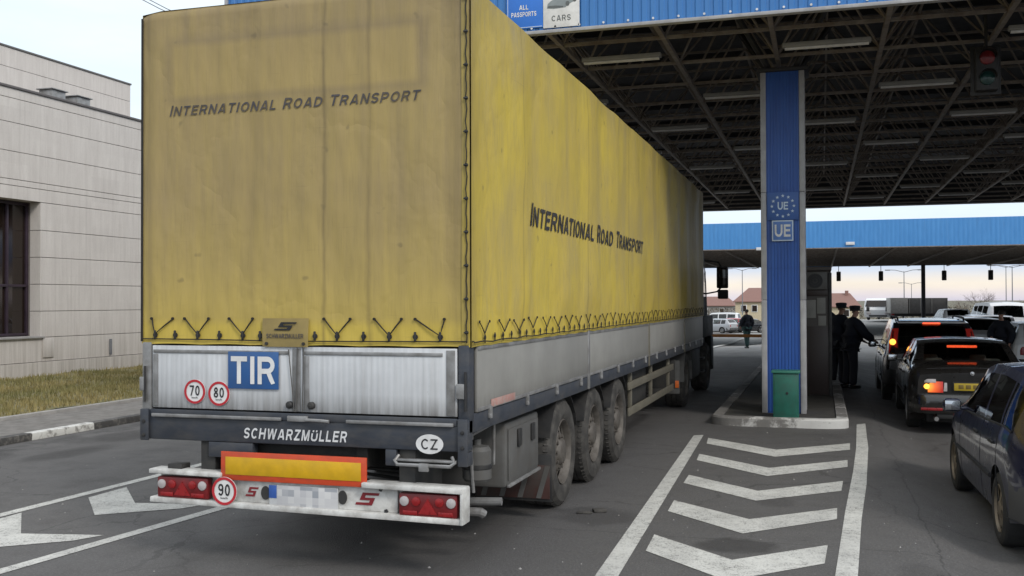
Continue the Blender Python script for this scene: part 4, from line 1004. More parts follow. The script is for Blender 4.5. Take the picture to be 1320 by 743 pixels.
    for k in range(4): m.tube([(-1.0, .2, .7-.03*k), (-.5-.1*k, .5, .62-.06*k), (-.3, 1.0, .7)], .012, 6)
    m.tube([(-2.0, 1.2, .7), (-1.2, 1.25, .68), (-.7, 1.2, .7)], .16, 14); m.tube([(-1.25, 1.9, .62), (-1.25, 5.5, .62)], .03, 8)
    m.build('air_hose', 'black', t)
    m = MB().tube([(-2.1, 1.6, .63), (-1.1, 1.6, .63)], .14, 18); m.build('air_tank', 'frame_dark', t)
    # striped mud flaps behind the first axle
    for X0 in (-.66, -2.55):
        o = B('mud_flap', (X0, 1.985, .16), (X0+.69, 2.0, .56), 'black', t, .003)
        b0 = MB().box((X0+.02, 1.972, .185), (X0+.675, 1.9845, .47), .003).build('red_panel', pm('dull_red_film', (.055, .022, .018), .6, dirt=(.04, .036, .032), dirt_amt=.9), o)
        m = MB()
        for k in range(4):
            xx = X0+.06+k*.165; m.poly([(xx, 1.9705, .19), (xx+.045, 1.9705, .19), (xx+.125, 1.9705, .465), (xx+.08, 1.9705, .465)], (0, -.002, 0))
        m.build('white_stripe', 'box_grey', b0)
    # side guards and landing legs
    for X0 in (-.07, -2.50):
        m = MB()
        for z in (.44, .76): m.box((X0, 6.0, z), (X0+.025, 9.9, z+.10), .006)
        for y in (6.3, 7.9, 9.6): m.box((X0-.05, y, .42), (X0-.003, y+.07, 1.0), .005)
        m.build('side_guard', 'guard', t)
    m = MB()
    for x in (-2.0, -.62): m.box((x-.06, 9.95, .35), (x+.06, 10.09, 1.08), .008); m.box((x-.14, 9.9, .30), (x+.14, 10.14, .345), .01)
    m.tube([(-2, 10.02, .8), (-.62, 10.02, .8)], .03, 8); m.build('landing_legs', 'frame_dark', t)
    m = MB(); m.box((-.75, 6.6, .48), (-.12, 7.7, .95), .03); m.build('pallet_box', 'frame_dark', t)
    m = MB(); m.box((-2.45, 6.2, .5), (-1.9, 8.9, .95), .04); m.build('spare_wheel_cradle', 'frame_dark', t)
    # --- tractor unit
    m = MB()
    for x in (-1.75, -.88): m.box((x, 10.4, .68), (x+.09, 16.5, .92), .01)
    m.box((-2.45, 10.3, .42), (-.08, 10.34, .9), .004); m.build('tractor_frame', 'frame_dark', t)
    for X0 in (-.70, -2.5):
        MB().box((X0, 10.72, .30), (X0+.64, 10.735, .86), .004).build('mud_flap', 'box_grey', t)
        MB().box((X0+.38, 10.705, .40), (X0+.63, 10.719, .52), .004).build('orange_reflector', 'orange', t)
    for y in (11.55, 15.1):
        wheel_truck(t, -.04, y); wheel_truck(t, -2.51, y, side=-1)
        MB().tube([(-2.4, y, .5), (-.15, y, .5)], .08, 12).build('axle', 'black', t)
    for X0, X1 in ((-.68, -.02), (-2.53, -1.9)):
        m = MB()
        pts = [(11.55+.57*math.cos(a), .5+.57*math.sin(a)) for a in [R(-5+q*17) for q in range(12)]]
        for p_, q_ in zip(pts, pts[1:]): m.poly([(X0, p_[0], p_[1]), (X1, p_[0], p_[1]), (X1, q_[0], q_[1]), (X0, q_[0], q_[1])], (0, 0, .015))
        m.build('mudguard', 'box_grey', t)
    MB().box((-.72, 12.4, .38), (-.06, 13.75, .95), .08, 3).build('fuel_tank', 'frame_dark', t); MB().box((-2.5, 12.4, .38), (-1.85, 13.75, .95), .06, 3).build('battery_box', 'frame_dark', t)
    # cab: side profile extruded across the width
    prof = [(14.0, 1.0), (14.0, 2.85), (14.15, 2.98), (15.2, 3.02), (15.55, 2.9), (15.95, 2.3), (16.2, 1.5), (16.2, .45), (15.72, .42), (15.66, .75), (15.45, .98), (15.1, 1.07), (14.75, .98), (14.54, .75), (14.48, .5), (14.0, .5)]
    m = MB(); m.poly([(-2.39, y, z) for y, z in prof], (2.22, 0, 0))
    bmesh.ops.bevel(m.bm, geom=[e for e in m.bm.edges if abs(e.verts[0].co.x-e.verts[1].co.x) < .01], offset=.05, segments=3, affect='EDGES')
    cab = m.build('cab', 'cab', t, 30)
    MB().poly([(-.168, 14.5, 1.95), (-.168, 15.7, 1.95), (-.168, 15.45, 2.65), (-.168, 14.55, 2.65)], (.006, 0, 0)).build('side_window', 'bglass', cab)
    MB().poly([(-2.3, 16.02, 1.95), (-.27, 16.02, 1.95), (-.3, 15.6, 2.8), (-2.26, 15.6, 2.8)], (0, .10, .03)).build('windscreen', 'bglass', cab)
    MB().box((-.169, 14.42, .9), (-.163, 14.435, 2.75)).box((-.169, 15.76, .98), (-.163, 15.775, 2.5)).build('door_gap', 'ink', cab)
    MB().box((-.17, 14.48, 1.62), (-.145, 14.66, 1.67), .008).build('door_handle', 'black', cab)
    for X0, X1 in ((-.168, -.05), (-2.51, -2.392)):
        MB().box((X0, 14.02, 1.10), (X1, 16.15, 1.55), .04).box((X0, 15.72, .45), (X1, 16.18, 1.095), .03).build('wheel_guard', 'cab', cab)
    for s, x in ((1, -.03), (-1, -2.53)):
        mm = MB().box((x+.10*s, 15.72, 2.13), (x+.34*s, 15.86, 2.60), .03, 3).build('mirror', 'black', cab)
        MB().box((x+.12*s, 15.71, 2.16), (x+.32*s, 15.718, 2.57), .01).build('mirror_glass', 'bglass', mm)
        MB().box((x+.12*s, 15.74, 1.90), (x+.34*s, 15.86, 2.10), .03, 3).build('wide_mirror', 'black', cab)
        MB().tube([(x-.2*s, 15.6, 2.74), (x+.12*s, 15.84, 2.70), (x+.20*s, 15.80, 2.58)], .022, 8).tube([(x-.2*s, 15.7, 2.0), (x+.10*s, 15.84, 2.06), (x+.20*s, 15.80, 2.16)], .018, 8).build('mirror_arm', 'black', cab)
    for k in range(2): B('step', (-.18, 14.1, .42+.26*k), (-.05, 14.5, .46+.26*k), 'black', cab, .008)
    B('bumper', (-2.48, 16.202, .35), (-.06, 16.32, .85), 'box_grey', cab, .03)
    B('wind_deflector', (-.24, 13.80, 1.1), (-.19, 13.98, 2.8), 'cab', cab, .01)
lorry()

# ------------------------------------------------------------------ the near canopy: a lattice roof with a blue fascia
CX0, CX1, CY0, CY1, CZ = -6.35, 30.2, 7.0, 35.6, 5.56  # right end lengthened out of view to cut light from that side
def corrugated(m, p0, p1, z0, z1, out, pitch=.118, depth=.015):
    """trapezoid ribs standing up from p0 to p1, bulging along out"""
    p0 = Vector(p0); p1 = Vector(p1); L = (p1-p0).length; n = int(L/pitch); t = (p1-p0)/L; out = Vector(out)
    row = []
    for k in range(n):
        for f, d_ in ((0, 0), (.30, 0), (.42, 1), (.88, 1)): row.append(p0+t*((k+f)*L/n)+out*depth*d_)
    row.append(p1)
    lo = [m.bm.verts.new((p.x, p.y, z0)) for p in row]; hi = [m.bm.verts.new((p.x, p.y, z1)) for p in row]
    for i in range(len(row)-1): m.bm.faces.new((lo[i], lo[i+1], hi[i+1], hi[i]))
    return m
def canopy():
    t = thing('canopy', 'large canopy with blue ribbed fascia and dark lattice underside above the yellow lorry', 'canopy', (0, 0, 0))
    m = corrugated(MB(), (CX0, CY0, 0), (CX1, CY0, 0), CZ+.02, 7.45, (0, -1, 0)); m.build('fascia', 'fascia', t, 20, recalc=False)
    m = corrugated(MB(), (CX0, CY1, 0), (CX0, CY0, 0), CZ+.02, 7.45, (-1, 0, 0)); m.build('fascia', 'fascia', t, 20, recalc=False)
    m = corrugated(MB(), (CX1, CY1, 0), (CX0, CY1, 0), CZ+.02, 7.45, (0, 1, 0)); m.build('fascia', 'fascia', t, 20, recalc=False)
    m = corrugated(MB(), (CX1, CY0, 0), (CX1, CY1, 0), CZ+.02, 7.45, (1, 0, 0)); m.build('fascia', 'fascia', t, 20, recalc=False)
    m = MB(); m.box((CX0-.04, CY0-.05, CZ-.03), (CX1+.04, CY0+.06, CZ+.017), .004); m.box((CX0-.04, CY0+.062, CZ-.03), (CX0+.06, CY1-.062, CZ+.017), .004); m.box((CX1-.06, CY0+.062, CZ-.03), (CX1+.04, CY1-.062, CZ+.017), .004); m.box((CX0-.04, CY1-.06, CZ-.03), (CX1+.04, CY1+.05, CZ+.017), .004)
    m.build('edge_trim', 'trim', t)
    for lo, hi in (((CX0+.03, CY0+.03, CZ+.02), (CX1-.03, CY0+.04, 6.97)), ((CX0+.03, CY1-.04, CZ+.02), (CX1-.03, CY1-.03, 6.97)), ((CX0+.03, CY0+.045, CZ+.02), (CX0+.04, CY1-.045, 6.97)), ((CX1-.04, CY0+.045, CZ+.02), (CX1-.03, CY1-.045, 6.97))): B('fascia_back', lo, hi, 'deck', t, 0)
    B('edge_cap', (CX0-.03, CY0-.05, 7.452), (CX1+.03, CY0+.1, 7.53), 'fascia', t, .01); B('corner_trim', (CX0-.045, CY0-.045, CZ+.02), (CX0-.002, CY0-.002, 7.45), 'trim', t, .004)
    MB().box((CX0+.02, CY0+.02, 6.98), (CX1-.02, CY1-.02, 7.05)).build('roof_deck', 'deck', t)
    m = MB()
    for k in range(12): m.box((CX0+.05, 7.2+k*2.55, 6.86), (CX1-.05, 7.27+k*2.55, 6.977))
    m.build('purlin', 'deck', t)
    xs = [-1.4+1.5*k for k in range(-3, 21)]; ys = [8.06+1.6*k for k in range(-1, 18)]; ys[0] = 7.12
    m = MB(); zb = CZ+.07; zt = 6.75
    def bar(a, b, r): m.tube([a, b], r, 4)
    for y in ys: bar((CX0+.1, y, zb), (CX1-.1, y, zb), .034)
    for x in xs: bar((x, CY0+.1, zb-.002), (x, CY1-.1, zb-.002), .046)
    m.build('bottom_chords', 'lattice', t)
    m = MB()
    for i, x in enumerate(xs[:-1]): bar((x+.75, CY0+.4, zt), (x+.75, CY1-.4, zt), .03)
    for y0, y1 in zip(ys, ys[1:]): bar((CX0+.3, (y0+y1)/2, zt+.001), (CX1-.3, (y0+y1)/2, zt+.001), .03)
    m.build('top_chords', 'lattice', t)
    m = MB()
    for x in xs[:-1]:
        for y0, y1 in zip(ys, ys[1:]):
            c = (x+.75, (y0+y1)/2, zt)
            for p in ((x, y0, zb), (x+1.5, y0, zb), (x, y1, zb), (x+1.5, y1, zb)): m.tube([p, c], .019, 4)
    m.build('lattice_struts', 'lattice', t)
    m = MB()
    x = -3.9
    while x < 11: m.disc((x, CY0-.024, CZ+.055), .016, 8, 'y', -.012); x += .335
    m.build('rivets', 'white_letter', t)
    return t
canopy()
def strip_lights():
    p = None
    for k in range(8):
        for j in range(-1, 5):
            x = -1.23+1.47*(k % 2)+2.95*j; y = 8.62+3.27*k
            if x < -3.5 or x > 11: continue
            if p is None:
                p = thing('strip_light', 'unlit pale strip light hanging in the dark lattice under the canopy', 'ceiling light', (x, y, CZ-.09), 0, 'strip lights under the canopy')
                MB().box((0, -.055, .045), (1.2, .055, .11), .008).build('housing', 'tube', p)
                for yy in (-.028, .028): MB().tube([(.03, yy, .028), (1.17, yy, .028)], .015, 8).build('lamp_tube', 'white', p)
                q = p
            else: q = copy_tree(p)
            q.location = (x, y+random.uniform(-.04, .04), CZ-.11+random.uniform(-.01, .02))
strip_lights()

def star(cx, cz, r, y):
    pts = []
    for k in range(10):
        a = PI/2+k*PI/5; q = r if k % 2 == 0 else r*.4; pts.append((cx+q*math.cos(a), y, cz+q*math.sin(a)))
    return pts
def column():
    x0, x1, y0, y1 = 1.335, 2.0, 9.82, 10.45
    t = thing('canopy_column', 'tall column of blue ribbed sheet with pale corner strips holding up the canopy', 'column', ((x0+x1)/2, y0, .12))
    X0 = x0-(x0+x1)/2; X1 = -X0; Dp = y1-y0; H = 5.3
    m = MB(); m.box((X0+.08, .03, 0), (X1-.08, Dp-.03, H)); m.build('core', 'col_blue', t)
    def pl(nm, za, zb):
        corrugated(MB(), (X0+.085, .026, 0), (X1-.085, .026, 0), za, zb, (0, -1, 0), .048, .007).build(nm, 'col_blue', t, 20, recalc=False)
        corrugated(MB(), (X1-.026, .09, 0), (X1-.026, Dp-.09, 0), za, zb, (1, 0, 0), .048, .007).build(nm, 'col_blue', t, 20, recalc=False)
        corrugated(MB(), (X0+.026, Dp-.09, 0), (X0+.026, .09, 0), za, zb, (-1, 0, 0), .048, .007).build(nm, 'col_blue', t, 20, recalc=False)
    for a, b in ((.02, 2.24), (2.246, 2.66), (2.667, H)): pl('ribbed_panel', a, b)
    for sx in (X0, X1-.085):
        for yy in (0, Dp-.085):
            for a, b in ((.0, 1.75), (1.753, 3.42), (3.423, H)): MB().box((sx, yy, a), (sx+.085, yy+.085, b), .01).build('corner_strip', 'trim', t)
    MB().box((X0-.06, -.05, H+.005), (X1+.06, Dp+.05, H+.06), .01).build('head_plate', 'deck', t)
    m = MB()
    for sx in (-1, 1):
        for yy, ty in ((.1, -.5), (Dp-.1, Dp+.5)): m.tube([(sx*.2, yy, H+.06), (sx*.75, ty, H+.98)], .05, 6)
    m.build('head_struts', 'deck', t)
    # signs on the column
    y = y0-.012
    s = thing('union_sign', 'blue square sign reading UE inside a ring of stars on the blue column', 'sign', (1.668, y, 3.325))
    MB().box((-.235, -.004, -.215), (.235, .010, .215), .003).build('board', 'flag_blue', s)
    for k in range(12):
        a = 2*PI*k/12; MB().poly(star(.165*math.cos(a), .158*math.sin(a), .028, -.0045), (0, -.002, 0)).build('star', 'refl_yel' if 0 else 'sign_pale', s)
    strokes('lettering', 'UE', (-.078, -.007, -.055), (.156, 0, 0), (0, 0, .12), 'sign_pale', s)
    s = thing('union_plate', 'small square plate with white UE lettering and pale frame below the ring of stars', 'sign', (1.662, y, 2.945))
    MB().box((-.16, -.004, -.16), (.16, .010, .16), .003).build('board', 'sign_pale', s)
    MB().box((-.142, -.0065, -.142), (.142, -.0042, .142), .001).build('panel', pm('mid_blue_panel', (.09, .19, .48), .5), s)
    strokes('lettering', 'UE', (-.118, -.0095, -.095), (.236, 0, 0), (0, 0, .19), 'white_letter', s)
column()
def signs():
    y = CY0-.03
    s = thing('lane_sign', 'blue rounded sign reading ALL PASSPORTS on the canopy fascia', 'sign', (-1.655, y, 5.62))
    MB().box((-.26, -.006, 0), (.262, .006, .86), .02).build('board', 'sign_blue', s)
    fr = MB()
    for lo, hi in (((-.245, -.0085, .84), (.25, -.0062, .848)), ((-.245, -.0085, .012), (.25, -.0062, .02)), ((-.245, -.0085, .021), (-.237, -.0062, .839))): fr.box(lo, hi)
    fr.build('border', 'sign_pale', s)
    strokes('lettering', 'ALL', (-.075, -.009, .26), (.13, 0, 0), (0, 0, .065), 'white', s)
    strokes('lettering', 'PASSPORTS', (-.19, -.009, .165), (.36, 0, 0), (0, 0, .065), 'white', s)
    s = thing('lane_sign', 'white rounded sign reading CARS below a grey car drawing on the canopy fascia', 'sign', (-1.135, y, 5.60))
    MB().box((-.255, -.006, 0), (.255, .006, .90), .02).build('board', 'white', s)
    strokes('lettering', 'CARS', (-.135, -.009, .085), (.27, 0, 0), (0, 0, .08), 'sign_dark', s, thin=.8, spacing=.2)
    d = MB()
    body = [(-.20, .27), (-.19, .33), (-.13, .375), (-.03, .40), (.04, .47), (.16, .50), (.23, .47), (.235, .40), (.17, .335), (.10, .30), (.06, .265), (-.1, .255)]
    d.poly([(x, -.0065, z) for x, z in body], (0, -.0015, 0)); d.build('car_drawing', 'sign_grey', s)
    MB().poly([(x, -.0085, z) for x, z in [(-.08, .39), (-.02, .405), (.04, .46), (.12, .475), (.08, .42)]], (0, -.001, 0)).build('drawn_windscreen', 'sign_tint', s)
    for cx, cz in ((.09, .315), (.19, .365)): MB().disc((cx, -.0085, cz), .028, 16, 'y', -.001, ry=.034).build('drawn_wheel', 'sign_dark', s)
    MB().poly([(x, -.0085, z) for x, z in [(-.19, .268), (-.18, .30), (-.08, .30), (.03, .285), (.03, .268)]], (0, -.001, 0)).build('drawn_bumper', 'sign_dark', s)
signs()
def bin_():
    t = thing('litter_bin', 'green metal litter bin with overhanging lid standing in front of the blue column', 'bin', (1.715, 9.3, .123))
    m = MB(); m.box((-.185, -.15, .0), (.185, .15, .66), .012)
    m.box((-.16, -.156, .05), (.16, -.15, .60), .004); m.build('body', 'bin', t)
    MB().box((-.205, -.172, .663), (.205, .17, .70), .008).build('lid', 'bin_lid', t)
    MB().lathe([(0, 0), (0, .02), (-.008, .02), (-.01, 0)], 12, (.02, -.157, .37), 'y').build('lock', 'ink', t)
bin_()
def booth():
    t = thing('control_booth', 'dark narrow control booth with round fan and paper notices behind the blue column', 'booth', (1.75, 13, .122))
    m = MB(); m.box((-.55, 0, 0), (.62, 2.6, 2.28), .02); m.build('body', 'booth', t)
    MB().box((-.58, -.04, 2.283), (.66, 2.65, 2.36), .02).build('roof', 'booth', t)
    MB().box((.18, -.012, .02), (.60, -.002, 1.27), .004).build('lower_panel', 'booth_dark', t)
    MB().box((.18, -.012, 1.82), (.60, -.002, 1.93), .004).build('band', 'booth_dark', t)
    f = MB().box((.19, -.06, 1.94), (.58, -.003, 2.26), .012).build('fan_unit', 'box_grey', t)
    MB().disc((.37, -.0605, 2.1), .125, 28, 'y', -.006).build('fan_opening', 'ink', f)
    MB().ring((.37, -.068, 2.1), .02, .05, 20, 'y', .005).ring((.37, -.068, 2.1), .08, .09, 24, 'y', .005).ring((.37, -.069, 2.1), .12, .135, 28, 'y', .006).build('fan_grille', 'black', f)
    for lo, hi in (((.20, -.012, 1.42), (.38, -.003, 1.75)), ((.40, -.012, 1.5), (.55, -.003, 1.79)), ((.42, -.012, 1.28), (.56, -.003, 1.46))): MB().box(lo, hi, .001).build('paper_notice', 'paper', t)
    MB().box((.623, .5, 1.0), (.63, 2.2, 1.9), .004).build('window', 'bglass', t)
    MB().box((.60, -.03, 0), (.66, .03, 2.25), .008).build('corner_post', 'black', t)
booth()
def signal(lab, c, back=False):
    t = thing('traffic_light', lab, 'traffic light', c)
    m = MB(); m.box((-.15, -.10, -.62), (.15, .10, 0), .03); m.box((-.2, .05, -.66), (.2, .06, .04), .01); m.build('housing', 'black', t)
    for z, mt in ((-.16, 'lens_dark'), (-.45, 'lens_green')):
        l = MB().lathe([(0, .10), (-.02, .095), (-.035, .06), (-.04, 0)], 24, (0, -.101, z), 'y').build('lens', mt, t)
        m = MB(); n = 12
        m.grid(lambda u, v: Vector((.115*math.cos(PI*u), -.10-.14*v, z+.115*math.sin(PI*u))), n, 2); m.build('visor', 'black', l)
    MB().tube([(0, 0, .0), (0, 0, .55)], .022, 8).build('hanger', 'black', t)
    return t
c = at(1271, 62, 9.3); signal('two lamp traffic light with red over green lens hanging under the canopy', tuple(c))

def barrier():
    t = thing('barrier', 'low barrier with orange boom across the lane ahead of the lorry', 'barrier', (.95, 24.0, .122))
    m = MB().box((-.16, -.2, 0), (.16, .2, .95), .03); m.build('cabinet', 'trim', t)
    MB().box((-4.6, -.26, .67), (.2, -.205, .76), .01).build('boom', 'boom', t); MB().lathe([(0, 0), (0, .08), (-.06, .08), (-.06, 0)], 16, (0, -.201, .715), 'y').build('pivot', 'black', t)
    MB().box((-4.62, -.255, -.12), (-4.56, -.21, .67), .006).build('rest_post', 'trim', t)
barrier()

# ------------------------------------------------------------------ the second canopy beyond
def far_canopy():
    y0, y1, z = 50.55, 82.9, 4.70
    t = thing('far_canopy', 'second blue canopy farther down the road with plain fascia', 'canopy', (6, y0, 0))
    x0, x1 = -34, 40
    corrugated(MB(), (x0, 0, 0), (x1, 0, 0), z, 6.14, (0, -1, 0), .22, .006).build('fascia', 'fascia_far', t, 20, recalc=False)
    MB().box((x0, .04, z+.1), (x1, y1-y0, 6.0)).build('roof_slab', 'deck', t)
    MB().box((x0-.05, -.06, z-.06), (x1+.05, .035, z-.004), .01).build('edge_trim', 'lattice', t)
    m = MB()
    for k in range(34): m.box((x0, .8+k*.93, z+.01), (x1, .87+k*.93, z+.095))
    for k in range(25): m.box((x0+1+k*3, .5, z-.08), (x0+1.1+k*3, y1-y0-.2, z+.006))
    m.build('soffit_ribs', 'lattice', t)
    corrugated(MB(), (x1, y1-y0, 0), (x0, y1-y0, 0), z, 6.1, (0, 1, 0), .4, .03).build('fascia', 'fascia_far', t, 20, recalc=False)
    for px, py in ((980, 321), (1096, 314)):
        p = at(px, py, y0-.05); MB().box((p.x-6-.22, -.09, p.z-.08), (p.x-6+.22, -.032, p.z+.08), .01).build('lamp', 'white', t)
    p = at(1190, 380, 80)
    for dx in (0, -34, 26): MB().box((p.x-6+dx-.13, 80-y0-.16, -1.5), (p.x-6+dx+.16, 80-y0+.16, z-.01), .02).build('post', 'pole_dark', t)
far_canopy()
def far_signals():
    proto = None
    labs = ('dark signal head hanging from the far canopy just right of the booth', 'dark signal head hanging from the far canopy above the white coach', 'dark signal head hanging right of the dark post at the far canopy', 'dark signal head hanging farthest right under the far canopy')
    for (px, lab) in zip((1081, 1135.5, 1217, 1277), labs):
        c = at(px, 348, 79)
        if proto is None:
            proto = thing('traffic_light', lab, 'traffic light', c, 0, 'signal heads under the far canopy')
            MB().box((-.17, -.14, -.78), (.17, .14, 0), .05).build('housing', 'black', proto); MB().tube([(0, 0, 0), (0, 0, .46)], .025, 6).build('hanger', 'black', proto); q = proto
        else: q = copy_tree(proto); q['label'] = lab
        q.location = (c.x, c.y, 4.17)
far_signals()

# ------------------------------------------------------------------ cars
def lerp_tab(tab, y):
    if y <= tab[0][0]: return tab[0][1]
    for (a, b), (c, d_) in zip(tab, tab[1:]):
        if y <= c:
            f = (y-a)/(c-a); return b+(d_-b)*f
    return tab[-1][1]
def smooth_tab(tab, y, w=.07):
    return sum(lerp_tab(tab, y+w*k/3)*g for k, g in ((-3, .08), (-2, .14), (-1, .18), (0, .2), (1, .18), (2, .14), (3, .08)))
def car_wheel(t, x, y, r, s, rim='alloy', spokes=5, w=.2):
    wl = bpy.data.objects.new('wheel', None); COL.objects.link(wl); wl.parent = t; wl.location = (x, y, r); wl.rotation_euler = (R(random.random()*70), 0, 0); wl.empty_display_size = .2
    rr = r*.66
    MB().lathe([(-.01*s, rr), (.0, rr+.02), (.004*s, r-.05), (-.012*s, r-.012), (-.03*s, r), (-(w-.03)*s, r), (-(w-.01)*s, r-.015), (-w*s, r-.06), (-w*s, rr)], 40).build('tyre', 'car_tyre', wl)
    m = MB(); n = spokes*8
    m.lathe([(-.012*s, rr+.002), (-.004*s, rr-.006), (-.03*s, rr-.02), (-.022*s, rr-.03), (-.012*s, rr*.32), (-.006*s, rr*.28), (-.004*s, 0)], n, skip=lambda i, k: i == 3 and k % 8 in (0, 1, 2, 3, 4))
    m.lathe([(-.03*s, rr-.02), (-.13*s, rr-.03)], 30); m.build('rim', rim, wl)
    MB().lathe([(-.09*s, rr*.75), (-.09*s, 0)], 20).build('brake_disc', 'frame_dark', wl)
class Car:
    def __init__(c, name, label, cat, loc, rz, L, W, belt, top, wy, r, paint, rwin, wscr, sides, crown=.035, group=None, wroof=.74, sill=.24, glass='glass', nst=64, seats='seat', rim='alloy', spokes=5):
        c.L, c.W, c.belt, c.top, c.wy, c.r, c.sill, c.crown, c.wroof = L, W, belt, top, wy, r, sill, crown, wroof
        c.t = t = thing(name, label, cat, loc, rz, group)
        ys = set(round(L*k/nst, 4) for k in range(1, nst))
        for a in (.015, .05, .10, .16): ys |= {a, L-a}
        for a, b in [rwin, wscr]+[(s[0], s[1]) for s in sides]: ys |= {a, b}
        for w in wy: ys |= {round(w+(r+.06)*q, 4) for q in (-1, -.97, -.9, -.75, -.5, 0, .5, .75, .9, .97, 1)}
        ys = [0.004]+sorted(y for y in ys if .01 < y < L-.005)+[L-.004]
        c.nL, c.nG, c.nR = 8, 6, 6
        hmax = max(smooth_tab(top, y)-smooth_tab(belt, y) for y in ys); c.hmax = hmax
        G = [[c.pt(y, j) for j in range(c.nL+c.nG+c.nR+1)] for y in ys]
        parts = {}
        N = c.nL+c.nG+c.nR
        def cls(ym, j):
            if j < c.nL: return 'body'
            if j < c.nL+c.nG:
                if c.nL < j < c.nL+c.nG-1 or j == c.nL:
                    for k, (a, b) in enumerate(sides):
                        if a < ym < b: return 'S%d' % k
                return 'body'
            if j > c.nL+c.nG:
                if rwin[0] < ym < rwin[1]: return 'R'
                if wscr[0] < ym < wscr[1]: return 'W'
            return 'body'
        def emit(key, sgn, quad):
            kk = key if key in ('body', 'R', 'W') else key+('a' if sgn > 0 else 'b')
            m, idx = parts.setdefault(kk, (MB(), {}))
            vs = []
            for p in quad:
                q = (round(p.x*sgn, 5), round(p.y, 5), round(p.z, 5))
                if q not in idx: idx[q] = m.bm.verts.new(q)
                vs.append(idx[q])
            u = []
            for v in vs:
                if v not in u: u.append(v)
            if len(u) > 2:
                try: m.bm.faces.new(u)
                except ValueError: pass
        for i in range(len(ys)-1):
            ym = (ys[i]+ys[i+1])/2
            for j in range(N):
                for s in (1, -1): emit(cls(ym, j), s, [G[i][j], G[i+1][j], G[i+1][j+1], G[i][j+1]])
        m, idx = parts['body']
        for row in (G[0], G[-1]):
            vs = []
            for p, s in [(p, 1) for p in row]+[(p, -1) for p in row[::-1]]:
                v = idx.get((round(p.x*s, 5), round(p.y, 5), round(p.z, 5)))
                if v and v not in vs: vs.append(v)
            try: m.bm.faces.new(vs)
            except ValueError: pass
        for k, (m, _) in parts.items():
            if k == 'body': c.body = m.build('body', paint, t, 38)
            else: m.build({'R': 'rear_window', 'W': 'windscreen'}.get(k, 'side_window'), glass if k != 'S' else glass, t, 60)
        MB().box((-W/2+.24, .12, .17), (W/2-.24, L-.15, .42), .03).build('underbody', 'car_trim', t)
        for w in wy:
            for s in (1, -1):
                car_wheel(t, s*(W/2-.012), w, r, s, rim, spokes)
                m = MB(); m.grid(lambda u, v: Vector((s*(W/2-.03-.22*v), w+(r+.05)*math.cos(R(-25+230*u)), r+(r+.05)*math.sin(R(-25+230*u)))), 16, 1)
                m.build('wheel_arch', 'car_trim', t)
        c.seats(seats)
    def half(c, y):
        L = c.L; e = 1-.13*max(0, 1-y/.42)**2.2-.24*max(0, 1-(L-y)/1.0)**2.4
        return c.W/2*e
    def pt(c, y, j):
        zb = smooth_tab(c.belt, y); zt = max(zb+.002, smooth_tab(c.top, y)); h = zt-zb; w = c.half(y)
        bot = c.sill+.10*max(0, 1-y/.5)+.06*max(0, 1-(c.L-y)/.5)
        for wy in c.wy:
            dd = (c.r+.055)**2-(y-wy)**2
            if dd > 0: bot = max(bot, c.r+math.sqrt(dd))
        bot = min(bot, zb-.05)
        wb = w*.955
        if j <= c.nL:
            t = j/c.nL; z = bot+(zb-bot)*t; q = (z-c.sill)/(zb-c.sill)
            prof = lerp_tab([(0, .955), (.12, .975), (.5, 1.0), (.72, .995), (.9, .975), (1, .945)], q)
            return Vector((w*prof, y, z))
        wbelt = w*.945; hr = min(1, h/c.hmax) if c.hmax else 0
        wr = wbelt*(.93-(.93-c.wroof/.945)*hr)
        if j <= c.nL+c.nG:
            t = (j-c.nL)/c.nG
            return Vector((wbelt+(wr-wbelt)*(t**1.25), y, zb+h*(t-.06*math.sin(PI*t)*0)))
        t = (j-c.nL-c.nG)/c.nR
        x = wr*(1-t); return Vector((x, y, zt+c.crown*(1-(x/wr)**2)))
    def side_x(c, y, z):
        zb = smooth_tab(c.belt, y); q = (z-c.sill)/(zb-c.sill)
        return c.half(y)*lerp_tab([(0, .955), (.12, .975), (.5, 1.0), (.72, .995), (.9, .975), (1, .945)], q)
    def gap(c, y, z0=None, z1=None):
        zb = smooth_tab(c.belt, y)
        for s in (1, -1):
            MB().tube([(s*(c.side_x(y, z)-.002), y, z) for z in [(z0 or c.sill+.02)+((z1 or zb)-(z0 or c.sill+.02))*k/8 for k in range(9)]], .006, 4).build('door_gap', 'ink', c.t)
    def rub(c, y0, y1, z, r, mat='car_trim', nm='side_moulding'):
        for s in (1, -1):
            n = 12; MB().tube([(s*c.side_x(y0+(y1-y0)*k/n, z), y0+(y1-y0)*k/n, z) for k in range(n+1)], r, 6).build(nm, mat, c.t)
    def handle(c, y, z):
        for s in (1, -1):
            x = c.side_x(y, z); MB().box((s*(x-.01), y-.09, z-.015), (s*(x+.022), y+.09, z+.015), .01).build('door_handle', 'car_trim', c.t)
    def seats(c, mat):
        zr = max(z for _, z in c.top)
        for y, xs in ((c.wy[1]-1.15, (-.38, .38)), (c.wy[0]+.30, (-.42, .42))):
            for x in xs:
                rot = Matrix.Rotation(R(14), 3, 'X')
                s = MB().box((x-.23, y, .5), (x+.23, y+.13, zr-.50), .05, 3, rot=rot).build('seat', mat, c.t)
                MB().box((x-.13, y-.09, zr-.47), (x+.13, y+.0, zr-.28), .04, 3).build('headrest', mat, s)
        MB().box((-c.W/2+.15, c.wy[1]-.42, .5), (c.W/2-.15, c.wy[1]-.05, zr-.52), .06).build('dashboard', 'car_trim', c.t)
